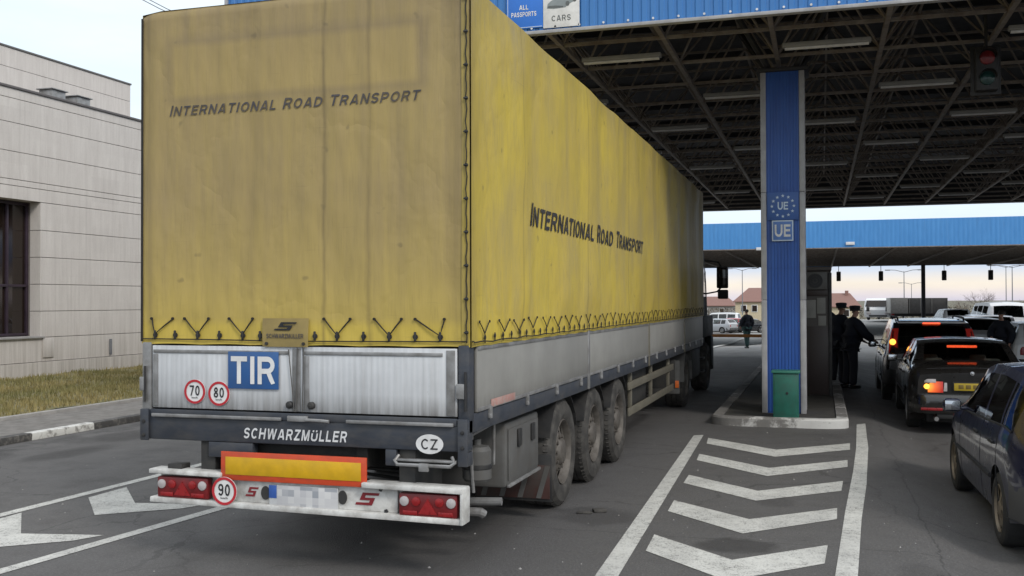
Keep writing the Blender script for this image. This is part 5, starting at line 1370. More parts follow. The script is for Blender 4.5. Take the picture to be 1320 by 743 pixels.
    def mirrors(c, y, z, mat):
        for s in (1, -1):
            x = c.side_x(y, z)
            mm = MB().box((s*(x+.05), y-.06, z), (s*(x+.22), y+.05, z+.13), .04, 3).box((s*(x-.06), y-.02, z+.02), (s*(x+.08), y+.02, z+.05), .01).build('mirror', mat, c.t)
            MB().box((s*(x+.065), y-.064, z+.018), (s*(x+.205), y-.0605, z+.112), .01).build('mirror_glass', 'mirror', mm)
    def bumper(c, z0, z1, mat, out=.07, nm='rear_bumper', rear=True):
        n = 24; m = MB(); W = c.W/2+.005
        pts = []
        for k in range(n+1):
            u = -1+2*k/n; x = W*math.copysign(abs(u)**.8, u)*.99
            y = -out+.42*max(0, (abs(u)-.70)/.30)**2.0
            pts.append((x, y))
        prof = [(0, z0+.02), (-.02, z0+.05), (-.025, z1-.04), (-.0, z1), (.12, z1+.004)]
        prof = [(.10, z0)]+prof
        rings = []
        for x, y in pts:
            rings.append([m.bm.verts.new((x*(1-.0*a), y+a, z) if rear else (x, c.L-(y+a), z)) for a, z in prof])
        for a, b in zip(rings, rings[1:]):
            for q in range(len(prof)-1): m.bm.faces.new((a[q], b[q], b[q+1], a[q+1]))
        return m.build(nm, mat, c.t, 40)
    def patch(c, nm, mat, x0, x1, z0, z1, yout, depth=.06, parent=None, s=1, bev=.015, wrap=0):
        """lamp block on the rear, wrapped a little round the corner"""
        n = 8; m = MB(); lo = []; hi = []
        for k in range(n+1):
            u = k/n; x = x0+(x1-x0)*u; w = max(0, u-.35)/.65
            lo.append((s*x, -yout+wrap*w**2.2, z0)); hi.append((s*(x-.015*w), -yout+.02+wrap*w**2.2, z1))
        for f in (0,):
            vs = [[m.bm.verts.new(p) for p in row] for row in (lo, [( (a[0]+b[0])/2, (a[1]+b[1])/2-.012, (a[2]+b[2])/2) for a, b in zip(lo, hi)], hi)]
            for r_ in range(2):
                for k in range(n): m.bm.faces.new((vs[r_][k], vs[r_][k+1], vs[r_+1][k+1], vs[r_+1][k]))
            ext = bmesh.ops.extrude_face_region(m.bm, geom=list(m.bm.faces))
            for v in [g for g in ext['geom'] if isinstance(g, bmesh.types.BMVert)]: v.co.y += depth
        return m.build(nm, mat, parent or c.t, 50)

def sedan():
    c = Car('parked_car' if 0 else 'sedan_car', 'dark grey saloon car with lit amber rear lamp and yellow number plate', 'car', (4.36, 10.0, -.15), R(-.6), 4.47, 1.74,
            [(0, .86), (.08, .97), (.7, .98), (1.9, .93), (3.1, .92), (3.4, .90), (4.2, .72), (4.47, .58)],
            [(0, .86), (.07, .99), (.50, 1.03), (.62, 1.05), (1.22, 1.31), (1.6, 1.355), (2.3, 1.365), (2.62, 1.32), (3.42, .93), (4.2, .74), (4.47, .59)],
            (.92, 3.62), .315, 'p_grey', (.63, 1.22), (2.66, 3.36), [(.92, 1.36), (1.42, 2.10), (2.18, 3.05)], seats='seat_light')
    t = c.t
    for y in (1.34, 2.14, 3.12): c.gap(y)
    c.rub(.95+.45, 3.1, .52, .016); c.handle(1.62, .83); c.handle(2.38, .82); c.mirrors(2.95, .93, 'p_grey')
    c.bumper(.30, .60, 'p_grey', .09)
    MB().box((-.5, -.075, .24), (.5, .05, .33), .02).build('valance', 'car_trim', t)
    for s in (1, -1):
        l = c.patch('tail_light', 'tail_glow' if s < 0 else 'lens_red', .40, .79, .63, .81, .012, .07, s=s, wrap=.2)
        MB().lathe([(0, .040), (-.008, .038), (-.014, .02), (-.016, 0)], 20, (s*.63, -.024, .72), 'y').build('indicator', 'em_amber' if s < 0 else 'lens_red', l)
        c.patch('upper_lens', 'lens_clear', .50, .77, .775, .83, .018, .06, parent=l, s=s, wrap=.18)
        c.patch('reversing_lens', 'lens_clear', .345, .395, .65, .79, .012, .06, parent=l, s=s)
        MB().box((s*.42, -.122, .37), (s*.72, -.10, .41), .006).build('bumper_reflector', 'lens_red', t)
        MB().tube([(s*.5, -.08, .24), (s*.5, .2, .24)], .032, 12).build('exhaust', 'galv', t)
    MB().box((-.22, 1.22, 1.255), (.22, 1.26, 1.285), .006, rot=Matrix.Rotation(R(20), 3, 'X')).build('brake_light', 'em_red', t)
    MB().box((-.27, -.018, .65), (.27, .02, .79), .008).build('plate_recess', 'car_trim', t)
    p = MB().box((-.25, -.026, .665), (.25, -.0185, .775), .003).build('number_plate', 'gb_plate', t)
    for k in range(4): MB().box((-.19+k*.1, -.029, .69), (-.12+k*.1, -.0262, .75), .002).build('blurred_mark', pm('plate_mark_%d' % k, (.16, .11, .02), .6), p)
    MB().lathe([(0, .03), (-.006, .03), (-.008, 0)], 20, (0, -.014, .92), 'y').build('round_badge', 'chrome', t)
    MB().tube([(-.62, .03, .985), (-.3, .012, 1.0), (0, .006, 1.005), (.3, .012, 1.0), (.62, .03, .985)], .006, 5).build('boot_gap', 'ink', t)
sedan()
def suv():
    c = Car('estate_car', 'black tall estate car with roof rails and lit upright tail lamps', 'car', (4.27, 14.5, -.15), R(-.5), 4.5, 1.82,
            [(0, .93), (.06, .99), (1.2, 1.0), (3.0, .97), (3.4, .98), (4.3, .82), (4.5, .66)],
            [(0, .94), (.05, 1.02), (.10, 1.06), (.34, 1.50), (.48, 1.56), (1.2, 1.62), (2.2, 1.61), (2.6, 1.55), (3.4, 1.0), (4.3, .84), (4.5, .67)],
            (.86, 3.5), .34, 'p_black', (.10, .36), (2.64, 3.34), [(.42, .95), (1.02, 1.86), (1.94, 3.0)], wroof=.74, sill=.28, glass='glass_dark')
    t = c.t
    for y in (.99, 1.9, 3.08): c.gap(y)
    c.handle(1.2, .9); c.handle(2.1, .9); c.mirrors(2.9, .98, 'car_trim'); c.bumper(.36, .68, 'car_trim', .10); c.rub(1.1, 3.1, .5, .03)
    MB().box((-.62, .34, 1.565), (.62, .62, 1.605), .018, rot=Matrix.Rotation(R(6), 3, 'X')).build('spoiler', pm('spoiler_sky_sheen', (.30, .31, .33), .3, coat=1), t)  # pale tint paints the sky's reflection onto the spoiler
    MB().box((-.16, .335, 1.545), (.16, .37, 1.575), .006).build('brake_light', 'em_red', t)
    for s in (1, -1):
        l = MB().poly([(s*.62, .10, .97), (s*.80, .13, .97), (s*.78, .24, 1.22), (s*.72, .38, 1.46), (s*.60, .36, 1.46), (s*.64, .20, 1.2)], (0, -.05, .0)).build('tail_light', 'em_soft', t)
        MB().lathe([(0, .06), (-.015, .052), (-.02, 0)], 16, (s*.72, .145, 1.20), 'y').build('bulb', 'em_amber', l)
        MB().tube([(s*.60, .55, 1.60), (s*.60, .62, 1.665), (s*.60, 2.3, 1.675), (s*.60, 2.42, 1.62)], .018, 8).build('roof_rail', 'car_trim', t)
        for z in (.97,):
            pass
    MB().box((-.55, .06, .99), (.55, .10, 1.035), .01).build('tailgate_trim', 'car_trim', t)
    p = MB().box((-.26, -.022, .76), (.26, -.005, .87), .004).build('number_plate', 'plate_grey', t)
    MB().tube([(.1, .085, 1.075), (-.28, .10, 1.13)], .01, 6).build('rear_wiper', 'car_trim', t)
suv()
def hatch():
    c = Car('hatchback_car', 'dark blue hatchback cut off by the right edge of the picture', 'car', (4.46, 2.05, -.15), R(1.0), 4.15, 1.70,
            [(0, .88), (.06, .95), (.7, .985), (1.5, .95), (2.9, .90), (3.2, .90), (3.95, .74), (4.15, .60)],
            [(0, .89), (.05, .98), (.12, 1.02), (.48, 1.34), (.66, 1.40), (1.3, 1.435), (2.0, 1.42), (2.38, 1.35), (3.12, .93), (3.95, .76), (4.15, .61)],
            (.79, 3.33), .30, 'p_blue', (.14, .50), (2.44, 3.06), [(.36, .80), (.86, 1.56), (1.64, 2.72)], rim='gold_rim', spokes=6, seats='seat')
    t = c.t
    for y in (.83, 1.60, 2.80): c.gap(y)
    c.rub(1.1, 3.0, .52, .022); c.handle(1.05, .82); c.handle(1.85, .81); c.mirrors(2.62, .90, 'p_blue'); c.bumper(.30, .62, 'grey_trim', .10)
    for s in (1, -1):
        l = c.patch('tail_light', 'lens_red', .54, .80, .66, .96, .01, .08, s=s, wrap=.22)
        c.patch('brake_lens', 'em_soft', .60, .77, .70, .80, .018, .05, parent=l, s=s, wrap=.15)
    MB().tube([(.1, .10, 1.06), (-.3, .12, 1.1)], .01, 6).build('rear_wiper', 'car_trim', t)
    MB().box((-.26, -.02, .70), (.26, .0, .81), .004).build('number_plate', 'plate_grey', t)
    # papers on the dashboard shelf and a sunshade behind the rear side glass
    for s in (1, -1):
        MB().tube([(s*(c.side_x(y, .9)*.0+c.half(y)*.945+.004), y, smooth_tab(c.belt, y)+.004) for y in [.4+.1*k for k in range(25)]], .010, 6).build('window_trim', 'car_trim', t)
hatch()

def far_car(name, label, loc, rz, kind, paint, group):
    if kind == 'van':
        c = Car(name, label, 'van', loc, rz, 4.8, 1.85, [(0, 1.0), (.05, 1.05), (3.6, 1.05), (4.6, .9), (4.8, .7)], [(0, 1.0), (.06, 1.1), (.18, 1.75), (.3, 1.86), (1.5, 1.9), (3.2, 1.86), (4.1, 1.08), (4.8, .71)], (.9, 3.8), .32, paint, (.08, .2), (3.3, 4.0), [(.4, 1.3), (1.4, 2.3), (2.4, 3.6)], nst=24, glass='glass_dark', group=group)
    elif kind == 'estate':
        c = Car(name, label, 'car', loc, rz, 4.4, 1.75, [(0, .9), (.06, .97), (3.0, .93), (4.2, .74), (4.4, .6)], [(0, .9), (.05, .99), (.42, 1.38), (.6, 1.43), (2.3, 1.44), (2.6, 1.37), (3.3, .95), (4.2, .76), (4.4, .6)], (.85, 3.5), .31, paint, (.12, .44), (2.66, 3.2), [(.5, 1.0), (1.08, 1.9), (1.98, 2.95)], nst=24, glass='glass_dark', group=group)
    else:
        c = Car(name, label, 'car', loc, rz, 4.2, 1.70, [(0, .86), (.06, .95), (2.9, .91), (4.0, .72), (4.2, .6)], [(0, .87), (.06, .97), (.5, 1.02), (1.1, 1.35), (1.5, 1.40), (2.2, 1.4), (2.5, 1.34), (3.2, .93), (4.0, .74), (4.2, .6)], (.8, 3.4), .30, paint, (.56, 1.08), (2.54, 3.1), [(.85, 1.3), (1.36, 2.0), (2.08, 2.9)], nst=24, glass='glass_dark', group=group)
    for s in (1, -1):
        c.patch('tail_light', 'lens_red', c.W/2-.32, c.W/2-.08, .68, .9, .012, .06, s=s, wrap=.15)
        c.patch('headlight', 'lens_clear', c.W/2-.36, c.W/2-.12, .58, .72, .0, .06, s=s).location = (0, c.L-.14, 0)
    c.bumper(.30, .58, 'grey_trim', .06); c.bumper(.28, .52, 'grey_trim', .06, 'front_bumper', False)
    return c
g1 = 'cars parked beyond the barrier'
for (px, Y, rz, kind, paint, lab) in ((922, 98, 62, 'estate', 'p_silver', 'silver estate car parked just past the lorry cab beyond the barrier'), (941, 102, 75, 'estate', 'p_red', 'red car parked behind the silver estate car beyond the barrier'),
                                    (930, 112, 80, 'van', 'p_white', 'white people carrier parked behind the red car beyond the barrier'), (962, 100, 100, 'sedan', 'p_black', 'dark saloon car parked between the red car and the blue column')):
    p = at(px, 400, Y); a = R(rz); L_ = 4.4
    x, y = p.x+math.sin(a)*L_/2, p.y-math.cos(a)*L_/2
    far_car('parked_car', lab, (x, y, gz(x, y)), a, kind, paint, g1)
g2 = 'cars waiting on the right beyond the queue'
for (px, Y, rz, kind, paint, lab) in ((1261, 27, 0, 'estate', 'p_silver', 'silver estate car in the next lane right of the black estate car'), (1356, 20.5, -3, 'estate', 'p_white', 'pale car cut by the right edge beside the person in the long coat'),
                                    (1283, 33, 2, 'estate', 'p_silver', 'silver car with dark rear window farther up the next lane'), (1301, 41, 4, 'van', 'p_white', 'white people carrier rising behind the person in the long coat'), (1236, 58, 5, 'estate', 'p_white', 'pale estate car far back behind the black estate car roof')):
    p = at(px, 400, Y); far_car('waiting_car', lab, (p.x, p.y, gz(p.x, p.y)), R(rz), kind, paint, g2)

# ------------------------------------------------------------------ people
def skin(nodes, edges, root, name, mat, parent, sub=1, grow=0):
    names = list(nodes); me = bpy.data.meshes.new(name)
    me.from_pydata([nodes[n][0] for n in names], [(names.index(a), names.index(b)) for a, b in edges], [])
    o = bpy.data.objects.new(name, me); COL.objects.link(o)
    sm = o.modifiers.new('s', 'SKIN'); sm.use_smooth_shade = True; sm.branch_smoothing = .6
    for i, n in enumerate(names):
        r = nodes[n][1]; r = r if isinstance(r, tuple) else (r, r)
        sv = me.skin_vertices[0].data[i]; sv.radius = (r[0]+grow, r[1]+grow); sv.use_root = (n == root)
    ss = o.modifiers.new('u', 'SUBSURF'); ss.levels = sub; ss.render_levels = sub
    bpy.context.view_layer.update()
    nm = bpy.data.meshes.new_from_object(o.evaluated_get(bpy.context.evaluated_depsgraph_get()))
    o.modifiers.clear(); o.data = nm; bpy.data.meshes.remove(me); nm.name = name
    for p in nm.polygons: p.use_smooth = True
    nm.materials.append(MAT[mat]); o.parent = parent
    return o
def person(label, loc, rz, H=1.76, lean=0., arms=None, step=.0, jacket='uniform', trousers='uniform2', cap=True, long_coat=False, group=None, headturn=0, look=0.):
    t = thing('person', label, 'person', loc, rz, group)
    k = H/1.76
    def V(x, y, z):
        ly = lean*max(0, z-.92)
        return Vector((x*k, (y+ly)*k, z*k))
    arms = arms or {}
    N = {'pelvis': (V(0, 0, .95), (.135*k, .10*k)), 'waist': (V(0, .0, 1.10), (.125*k, .095*k)), 'chest': (V(0, 0, 1.30), (.155*k, .11*k)), 'collar': (V(0, -.01, 1.44), (.10*k, .075*k)),
         'neck': (V(0, .0, 1.52), .052*k), 'jaw': (V(0, .025, 1.585), (.062*k, .072*k)), 'brow': (V(0, .015, 1.66), (.074*k, .092*k)), 'crown': (V(0, .005, 1.735), (.055*k, .065*k)), 'nose': (V(0, .125, 1.625), .014*k)}
    Ed = [('pelvis', 'waist'), ('waist', 'chest'), ('chest', 'collar'), ('collar', 'neck'), ('neck', 'jaw'), ('jaw', 'brow'), ('brow', 'crown'), ('jaw', 'nose')]
    J = {'nk': (V(0, .0, 1.515), .048*k)}; JE = [('pelvis', 'waist'), ('waist', 'chest'), ('chest', 'collar'), ('collar', 'nk')]
    for q in ('pelvis', 'waist', 'chest', 'collar'): J[q] = N[q]
    TR = {'pelvis': (V(0, 0, .97), (.135*k, .10*k))}; TE = []
    for s, nm in ((1, 'r'), (-1, 'l')):
        st = step*s
        el, wr = arms.get(nm, ((.25*s, -.04, 1.15), (.24*s, .06, .90)))
        L = {'sh': (V(.185*s, -.01, 1.42), .062*k), 'el': (V(*el), .044*k), 'wr': (V(*wr), .030*k),
             'hip': (V(.095*s, 0, .90), .088*k), 'kn': (V(.105*s, .02+st*.55, .50), .056*k), 'an': (V(.11*s, -.02+st, .10), .038*k), 'toe': (V(.11*s, .04+st, .045), (.022*k, .018*k)), 'ear': (V(.082*s, 0, 1.635), .014*k)}
        for a, b in L.items(): N[nm+a] = b
        Ed += [('collar', nm+'sh'), (nm+'sh', nm+'el'), (nm+'el', nm+'wr'), ('pelvis', nm+'hip'), (nm+'hip', nm+'kn'), (nm+'kn', nm+'an'), (nm+'an', nm+'toe'), ('brow', nm+'ear')]
        d = (L['wr'][0]-L['el'][0]).normalized(); side = d.cross(Vector((0, 0, 1)) if abs(d.z) < .8 else Vector((0, 1, 0))).normalized(); dn = d.cross(side).normalized()
        N[nm+'palm'] = (L['wr'][0]+d*.07*k, (.034*k, .018*k)); Ed.append((nm+'wr', nm+'palm'))
        for f in range(4):
            off = side*(-.027+.018*f)*k; ln = (.062, .072, .068, .052)[f]*k
            a, b = L['wr'][0]+d*.095*k+off, L['wr'][0]+d*(.095*k+ln*.55)+off+dn*.010
            N[nm+'f%da' % f] = (a, .0095*k); N[nm+'f%db' % f] = (b, .009*k); N[nm+'f%dc' % f] = (a+d*ln*.9+dn*.03, .0075*k)
            Ed += [(nm+'palm', nm+'f%da' % f), (nm+'f%da' % f, nm+'f%db' % f), (nm+'f%db' % f, nm+'f%dc' % f)]
        N[nm+'ta'] = (L['wr'][0]+d*.045*k-side*.038*k, .011*k); N[nm+'tb'] = (L['wr'][0]+d*.09*k-side*.055*k+dn*.015, .0085*k); Ed += [(nm+'palm', nm+'ta'), (nm+'ta', nm+'tb')]
        J[nm+'sh'] = (L['sh'][0], .075*k); J[nm+'el'] = (L['el'][0], .060*k); J[nm+'wr'] = (L['wr'][0]-d*.01, .044*k)
        JE += [('collar', nm+'sh'), (nm+'sh', nm+'el'), (nm+'el', nm+'wr')]
        TR[nm+'hip'] = (L['hip'][0], .105*k); TR[nm+'kn'] = (L['kn'][0], .075*k); TR[nm+'an'] = (L['an'][0]+Vector((0, 0, -.045)), .064*k)
        TE += [('pelvis', nm+'hip'), (nm+'hip', nm+'kn'), (nm+'kn', nm+'an')]
        sh_ = MB().box((-.048*k, -.09*k, 0), (.048*k, .18*k, .07*k), .03, 3); so_ = sh_.build('shoe', 'shoe', t); so_.location = V(.11*s, -.02+st, 0) - Vector((0, lean*0, 0)); so_.location.z = 0
    skin(N, Ed, 'pelvis', 'body', 'skin', t, 1)
    if long_coat: J['hem'] = (V(0, 0, .78), (.19*k, .145*k)); JE.append(('pelvis', 'hem'))
    else: J['hem'] = (V(0, 0, .86), (.165*k, .125*k)); JE.append(('pelvis', 'hem'))
    skin(J, JE, 'pelvis', 'jacket', jacket, t, 1, .042)
    skin(TR, TE, 'pelvis', 'trousers', trousers, t, 1, .022)
    hc = V(0, .005, 1.69)
    if cap:
        m = MB().lathe([(0.0, .104*k), (.03*k, .108*k), (.06*k, .118*k), (.085*k, .10*k), (.092*k, 0)], 24, hc+Vector((0, -.005, -.005)), 'z'); m.grid(lambda u, v: hc+Vector(((.105+.0*v)*k*math.cos(PI*u), (.085+.085*v*math.sin(PI*u))*k*math.sin(PI*u)**.5, -.0-.03*v)), 12, 2)
        m.build('cap', jacket, t)
    m = MB(); m.grid(lambda u, v: V(0, -.012, 1.655)+Vector((.086*k*math.cos(2*PI*u)*math.cos(v*1.45-.25*(math.sin(2*PI*u) < .2)), (.098*k*math.sin(2*PI*u))*math.cos(v*1.45), .105*k*math.sin(v*1.5)+.0)), 20, 6)
    m.build('hair', 'hair', t)
    return t
p = at(1098, 500, 16.2)
o1 = person('officer in dark uniform and peaked cap reaching toward the black estate car window', (2.80, 16.25, 0), R(-62), 1.74, .16, {'r': ((.27, .16, 1.16), (.20, .42, 1.04)), 'l': ((-.24, .14, 1.14), (-.12, .38, 1.0))}, .02)
MB().box((.10, .50, 1.02), (.24, .70, 1.035), .003).build('papers', 'paper', o1)
person('officer in dark uniform standing with bowed head just behind the reaching officer', (2.56, 16.62, 0), R(-46), 1.80, .14, {'r': ((.26, .06, 1.14), (.22, .24, 1.0)), 'l': ((-.26, .02, 1.15), (-.23, .14, .92))}, .05)
person('person in dark clothing half hidden behind the edge of the control booth', (2.32, 17.5, .122), R(-20), 1.72, .06, None, .05, cap=False)
p = gpz(963, 449); person('person in black jacket and teal trousers walking beyond the orange barrier', (p.x, p.y, p.z-.03), R(35), 1.66, .03, {'r': ((.25, -.10, 1.16), (.22, .02, .95)), 'l': ((-.25, .04, 1.15), (-.2, .2, .98))}, .20, 'uniform', 'green_cloth', False)
p = at(1291, 430, 21); person('person in long dark coat standing among the waiting cars at the right', (p.x, 21, -.15), R(150), 1.76, .0, {'r': ((.26, .02, 1.15), (.16, .2, 1.08)), 'l': ((-.26, 0, 1.15), (-.22, .1, .92))}, .04, 'uniform', 'uniform2', False, True)

# ------------------------------------------------------------------ far background
def coach():
    p = at(1119, 400, 84); 
    t = thing('coach', 'white coach facing the queue with two dark square mirrors and wide windscreen', 'coach', (p.x+1.2, 92, 0), R(-14), None)
    W, H, L = 2.5, 2.05, 7
    m = MB(); prof = [(.0, .28), (-.1, .5), (-.12, .95), (.05, 1.2), (.35, 1.85), (.75, 2.02), (L, 2.05), (L, .28)]
    m.poly([(-W/2, y, z) for y, z in prof], (W, 0, 0)); bmesh.ops.bevel(m.bm, geom=[e for e in m.bm.edges if abs(e.verts[0].co.x-e.verts[1].co.x) < .01], offset=.09, segments=3, affect='EDGES')
    m.build('body', 'p_white', t)
    MB().poly([(-W/2+.12, .06, 1.28), (W/2-.12, .06, 1.28), (W/2-.2, .30, 1.83), (-W/2+.2, .30, 1.83)], (0, -.04, 0)).build('windscreen', 'bglass', t)
    for s in (1, -1):
        MB().box((s*(W/2+.005), 1, 1.3), (s*(W/2+.02), L-.6, 1.8), .01).build('side_window', 'bglass', t)
        MB().box((s*.98, -.32, .82), (s*.70, -.22, 1.22), .03).build('mirror', 'black', t)
        MB().tube([(s*.9, -.25, 1.2), (s*.95, -.1, 1.35), (s*1.0, .2, 1.6)], .02, 6).build('mirror_arm', 'black', t)
        MB().box((s*.6, -.14, .55), (s*1.0, -.10, .72), .02).build('headlight', 'lens_clear', t)
        for y in (1.5, 6.2): car_wheel(t, s*(W/2-.0), y, .45, s)
    MB().box((-.8, -.145, .34), (.8, -.10, .50), .02).build('bumper', 'grey_trim', t)
coach()
def box_lorry():
    p = at(1148, 400, 86); q = at(1222, 400, 86); w = q.x-p.x
    top = at(1180, 384, 86).z
    t = thing('box_lorry', 'grey box lorry seen from behind standing above the black estate car roof', 'lorry', ((p.x+q.x)/2, 86, 0), 0)
    W = w/2
    B('pale_box', (-W, 0, .7), (-W+w*.31, 6, top), 'lorry_grey', t, .03); B('dark_box', (-W+w*.32, .1, .7), (W, 6.2, top-.02), 'lorry_dark', t, .03)
    for x in (-W+w*.33, -W+w*.52, -W+w*.72, W-.06): MB().box((x, .05, .75), (x+.05, .099, top-.08)).build('door_bar', 'lorry_grey', t)
    B('chassis_frame', (-W+.2, .2, .45), (W-.2, 6, .69), 'black', t, .01)
    for s in (1, -1):
        for y in (1.2, 5): car_wheel(t, s*(W-.25), y, .45, s)
    for s in (-1, 1): MB().box((s*(W-.3), -.02, .55), (s*(W-.05), .05, .67), .01).build('tail_light', 'lens_red', t)
    B('cab', (-W*.5, 6.3, .5), (W*.5, 8, top*.9), 'p_white', t, .12)
box_lorry()
def house(label, px, Yd, w, dp, eave, ridge, base, ax, wall, roof, wins):
    p = at(px, 390, Yd); t = thing('house', label, 'house', (p.x, Yd, base), 0)
    m = MB(); m.box((-w/2, 0, 0), (w/2, dp, eave)); 
    if ax == 'y':     # gable faces us
        m.poly([(-w/2, .0, eave), (w/2, .0, eave), (0, .0, ridge-.15)], (0, dp, 0))
    m.build('wall', wall, t)
    r = MB(); o = .35
    if ax == 'y':
        sl = (ridge-eave)/(w/2)
        for s in (1, -1): r.poly([(s*(w/2+o), -o, eave-o*sl), (0, -o, ridge), (0, dp+o, ridge), (s*(w/2+o), dp+o, eave-o*sl)], (0, 0, .12))
    else:
        for ya, yb in ((-o, dp/2), (dp+o, dp/2)): r.poly([(-w/2-o, ya, eave-.2), (w/2+o, ya, eave-.2), (w/2-w*.2, yb, ridge), (-w/2+w*.2, yb, ridge)], (0, 0, .12))
        for s in (1, -1): r.poly([(s*(w/2+o), -o, eave-.2), (s*(w/2+o), dp+o, eave-.2), (s*(w/2-w*.2), dp/2, ridge)], (0, 0, .12))
    ro = r.build('roof', 'roof_tile', t)
    B('chimney', (w*.18, dp*.4, eave+.3), (w*.18+.5, dp*.4+.5, ridge+.5), 'roof_tile', ro, .02)
    for x, z in wins:
        f = B('window', (x-.45, -.06, z), (x+.45, -.005, z+1.1), 'white', t, .01); B('pane', (x-.36, -.075, z+.09), (x+.36, -.062, z+1.01), 'bglass', f, 0)
house('cream house with red tiled roof seen between lorry mirror and blue column', 985, 150, 8.5, 9, 3.3, 5.2, -1.5, 'x', 'house_wall', None, [(-3, 1.6), (-1.4, 1.6), (.6, 1.6), (2.4, 1.6)])
house('low house with dark red roof and chimney behind the officers', 1080, 150, 6.0, 8, 2.5, 4.3, -1.5, 'x', 'house_wall', None, [(-1.6, .9), (1.2, .9)])
house('grey house with dark roof far off at the left of the cream house', 920, 185, 7, 8, 2.5, 4.0, -1.5, 'x', 'stone', None, [(-1.5, .9), (1.5, .9)])

def bare_tree(label, px, Yd, h, base=-1.5, w=1.0, dens=3):
    p = at(px, 390, Yd); t = thing('bare_tree', label, 'tree', (p.x, Yd, base), random.random()*6, 'bare trees in the distance')
    rnd = random.Random(px); tw = MB(); tr = MB()
    tr.tube([(0, 0, 0), (.05, .02, h*.2), (-.03, 0, h*.38)], .17*h/6, 8, taper=.10*h/6)
    def grow(p0, d_, ln, r, lev):
        p1 = p0+d_*ln*.5+Vector((rnd.uniform(-1, 1), rnd.uniform(-1, 1), rnd.uniform(-.3, .6)))*ln*.08; p2 = p0+d_*ln
        tw.tube([p0, p1, p2], r, 4 if lev < 2 else 3, taper=r*.5)
        if lev < 4:
            for q in range(dens+(lev < 2)):
                dd = (d_+Vector((rnd.uniform(-1, 1)*w, rnd.uniform(-1, 1)*w, rnd.uniform(-.35, .75)))*.85).normalized()
                grow(p0.lerp(p2, rnd.uniform(.45, 1)), dd, ln*rnd.uniform(.55, .8), r*.52, lev+1)
    for q in range(5):
        a = q*1.257+rnd.random(); grow(Vector((0, 0, h*(.25+.13*rnd.random()))), Vector((math.cos(a)*.75*w, math.sin(a)*.75*w, .8)).normalized(), h*.27, .055*h/6, 0)
    tr.build('trunk', 'bark', t); tw.build('crown', 'bark', t, recalc=False)
bare_tree('round bare tree on the skyline above the waiting cars at the right', 1265, 150, 5.4)
bare_tree('thin low bare tree on the skyline left of the round bare tree', 1240, 165, 3.9)
bare_tree('low bare tree at the right edge below the lamp posts', 1316, 160, 4.2)
def bushes(name, label, px0, px1, Yd, h, seed):
    rnd = random.Random(seed); vs = []; fs = []
    a = at(px0, 390, Yd); b = at(px1, 390, Yd); n = int((b.x-a.x)*150)
    for k in range(min(n, 16000)):
        u = rnd.random(); x = a.x+(b.x-a.x)*u; prof = h*(.55+.35*nz(x*.35, seed, 1)+.25*nz(x*1.3, seed, 2))
        z = -1.5+max(.2, prof+1.5)*rnd.random()**.8; y = Yd+rnd.random()*3; s = .12+rnd.random()*.22; i = len(vs)
        d1 = Vector((rnd.uniform(-1, 1), rnd.uniform(-1, 1), rnd.uniform(-.2, 1)))*s; d2 = Vector((rnd.uniform(-1, 1), rnd.uniform(-1, 1), rnd.uniform(-1, 1)))*s*.5
        c_ = Vector((x, y, z)); vs += [c_-d1, c_+d2, c_+d1]; fs.append((i, i+1, i+2))
    me = bpy.data.meshes.new(name); me.from_pydata(vs, [], fs); me.materials.append(MAT['hedge'])
    o = bpy.data.objects.new(name, me); COL.objects.link(o); o['kind'] = 'stuff'; tag(o, label, 'bushes')
bushes('bushes', 'brownish winter bushes and fence line along the horizon at the right', 1205, 1560, 148, 1.75, 3)
bushes('bushes', 'greenish low bushes along the horizon left of the column', 780, 1075, 168, 1.1, 5)
bushes('bushes', 'hazy brush behind the white coach and officers', 1060, 1215, 175, .9, 8)

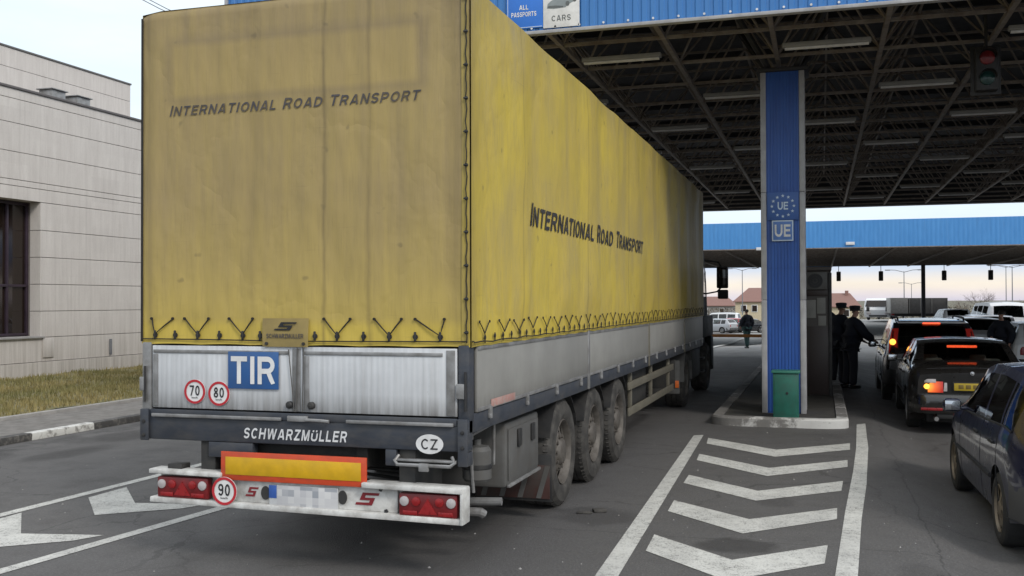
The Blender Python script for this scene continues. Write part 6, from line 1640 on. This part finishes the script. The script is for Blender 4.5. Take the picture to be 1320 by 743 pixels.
def lamp_post(label, px, ytop, Yd, arm, dbl=True, r=.07):
    p = at(px, 380, Yd); top = at(px, ytop, Yd).z
    base = -1.5 if Yd > 130 else 0
    t = thing('lamp_post', label, 'lamp post', (p.x, Yd, base), 0, 'lamp posts in the distance')
    MB().tube([(0, 0, 0), (0, 0, (top-base)*.5), (0, 0, top-base)], r, 8, taper=r*.6).build('post', 'pole', t)
    for s in ((1, -1) if dbl else (arm/abs(arm),)):
        MB().tube([(0, 0, top-base-.1), (s*abs(arm)*.6, 0, top-base+.15), (s*abs(arm), 0, top-base+.18)], r*.5, 6).build('arm', 'pole', t)
        MB().box((s*abs(arm)-.1*s, -.12, top-base+.10), (s*abs(arm)+.5*s, .12, top-base+.22), .03).build('lamp_head', 'pole', t)
lamp_post('thin double armed lamp post left of the dark post behind the box lorry', 1165.5, 350, 120, 1.6)
lamp_post('double armed lamp post nearest the right edge', 1305, 344, 118, 1.8)
lamp_post('slimmer lamp post just left of the one nearest the right edge', 1297, 344, 135, 1.6)
lamp_post('thin lamp post seen between lorry mirror and blue column', 957, 348, 125, 1.3)
lamp_post('faint low lamp post on the skyline between the dark post and the box lorry', 1175, 366, 180, 1.6)
def cables():
    P0 = at(-45, -125, 24); pole = thing('utility_pole', 'tall grey pole behind the stone building carrying two overhead cables', 'pole', (P0.x, P0.y, 0))
    MB().tube([(0, 0, -1), (0, 0, P0.z+.6)], .14, 10, taper=.09).build('post', 'pole', pole); MB().box((-.05, -.7, P0.z-.1), (.05, .7, P0.z), .01).build('crossarm', 'pole', pole)
    for k, lab in ((0, 'upper of two overhead cables crossing the sky above the stone building'), (1, 'lower of two overhead cables crossing the sky above the stone building')):
        dx = -9*k
        pts = [P0+Vector((0, .3-.6*k, 0)), at(80+dx, -55, 24.2), at(189+dx, -2, 24.35), at(215+dx, 11.5, 24.4), at(300+dx, 49, 24.5), at(400+dx, 85, 24.6), at(540, 125+6*k, 24.8), Vector((CX0, 25+.3*k, 7.3-.2*k))]
        tag(MB().tube(pts, .016, 5).build('overhead_cable', 'pole', None), lab, 'cable', 'overhead cables')
cables()
tag(MB().box((.28, 2.42, .0), (.40, 2.5, .03), .01, rot=Matrix.Rotation(.5, 3, 'Z')).box((.16, 2.33, 0), (.3, 2.37, .02), .008, rot=Matrix.Rotation(.2, 3, 'Z')).build('rubber_scrap', 'tyre'), 'small black scrap of rubber lying by the rear wheel of the lorry', 'scrap')
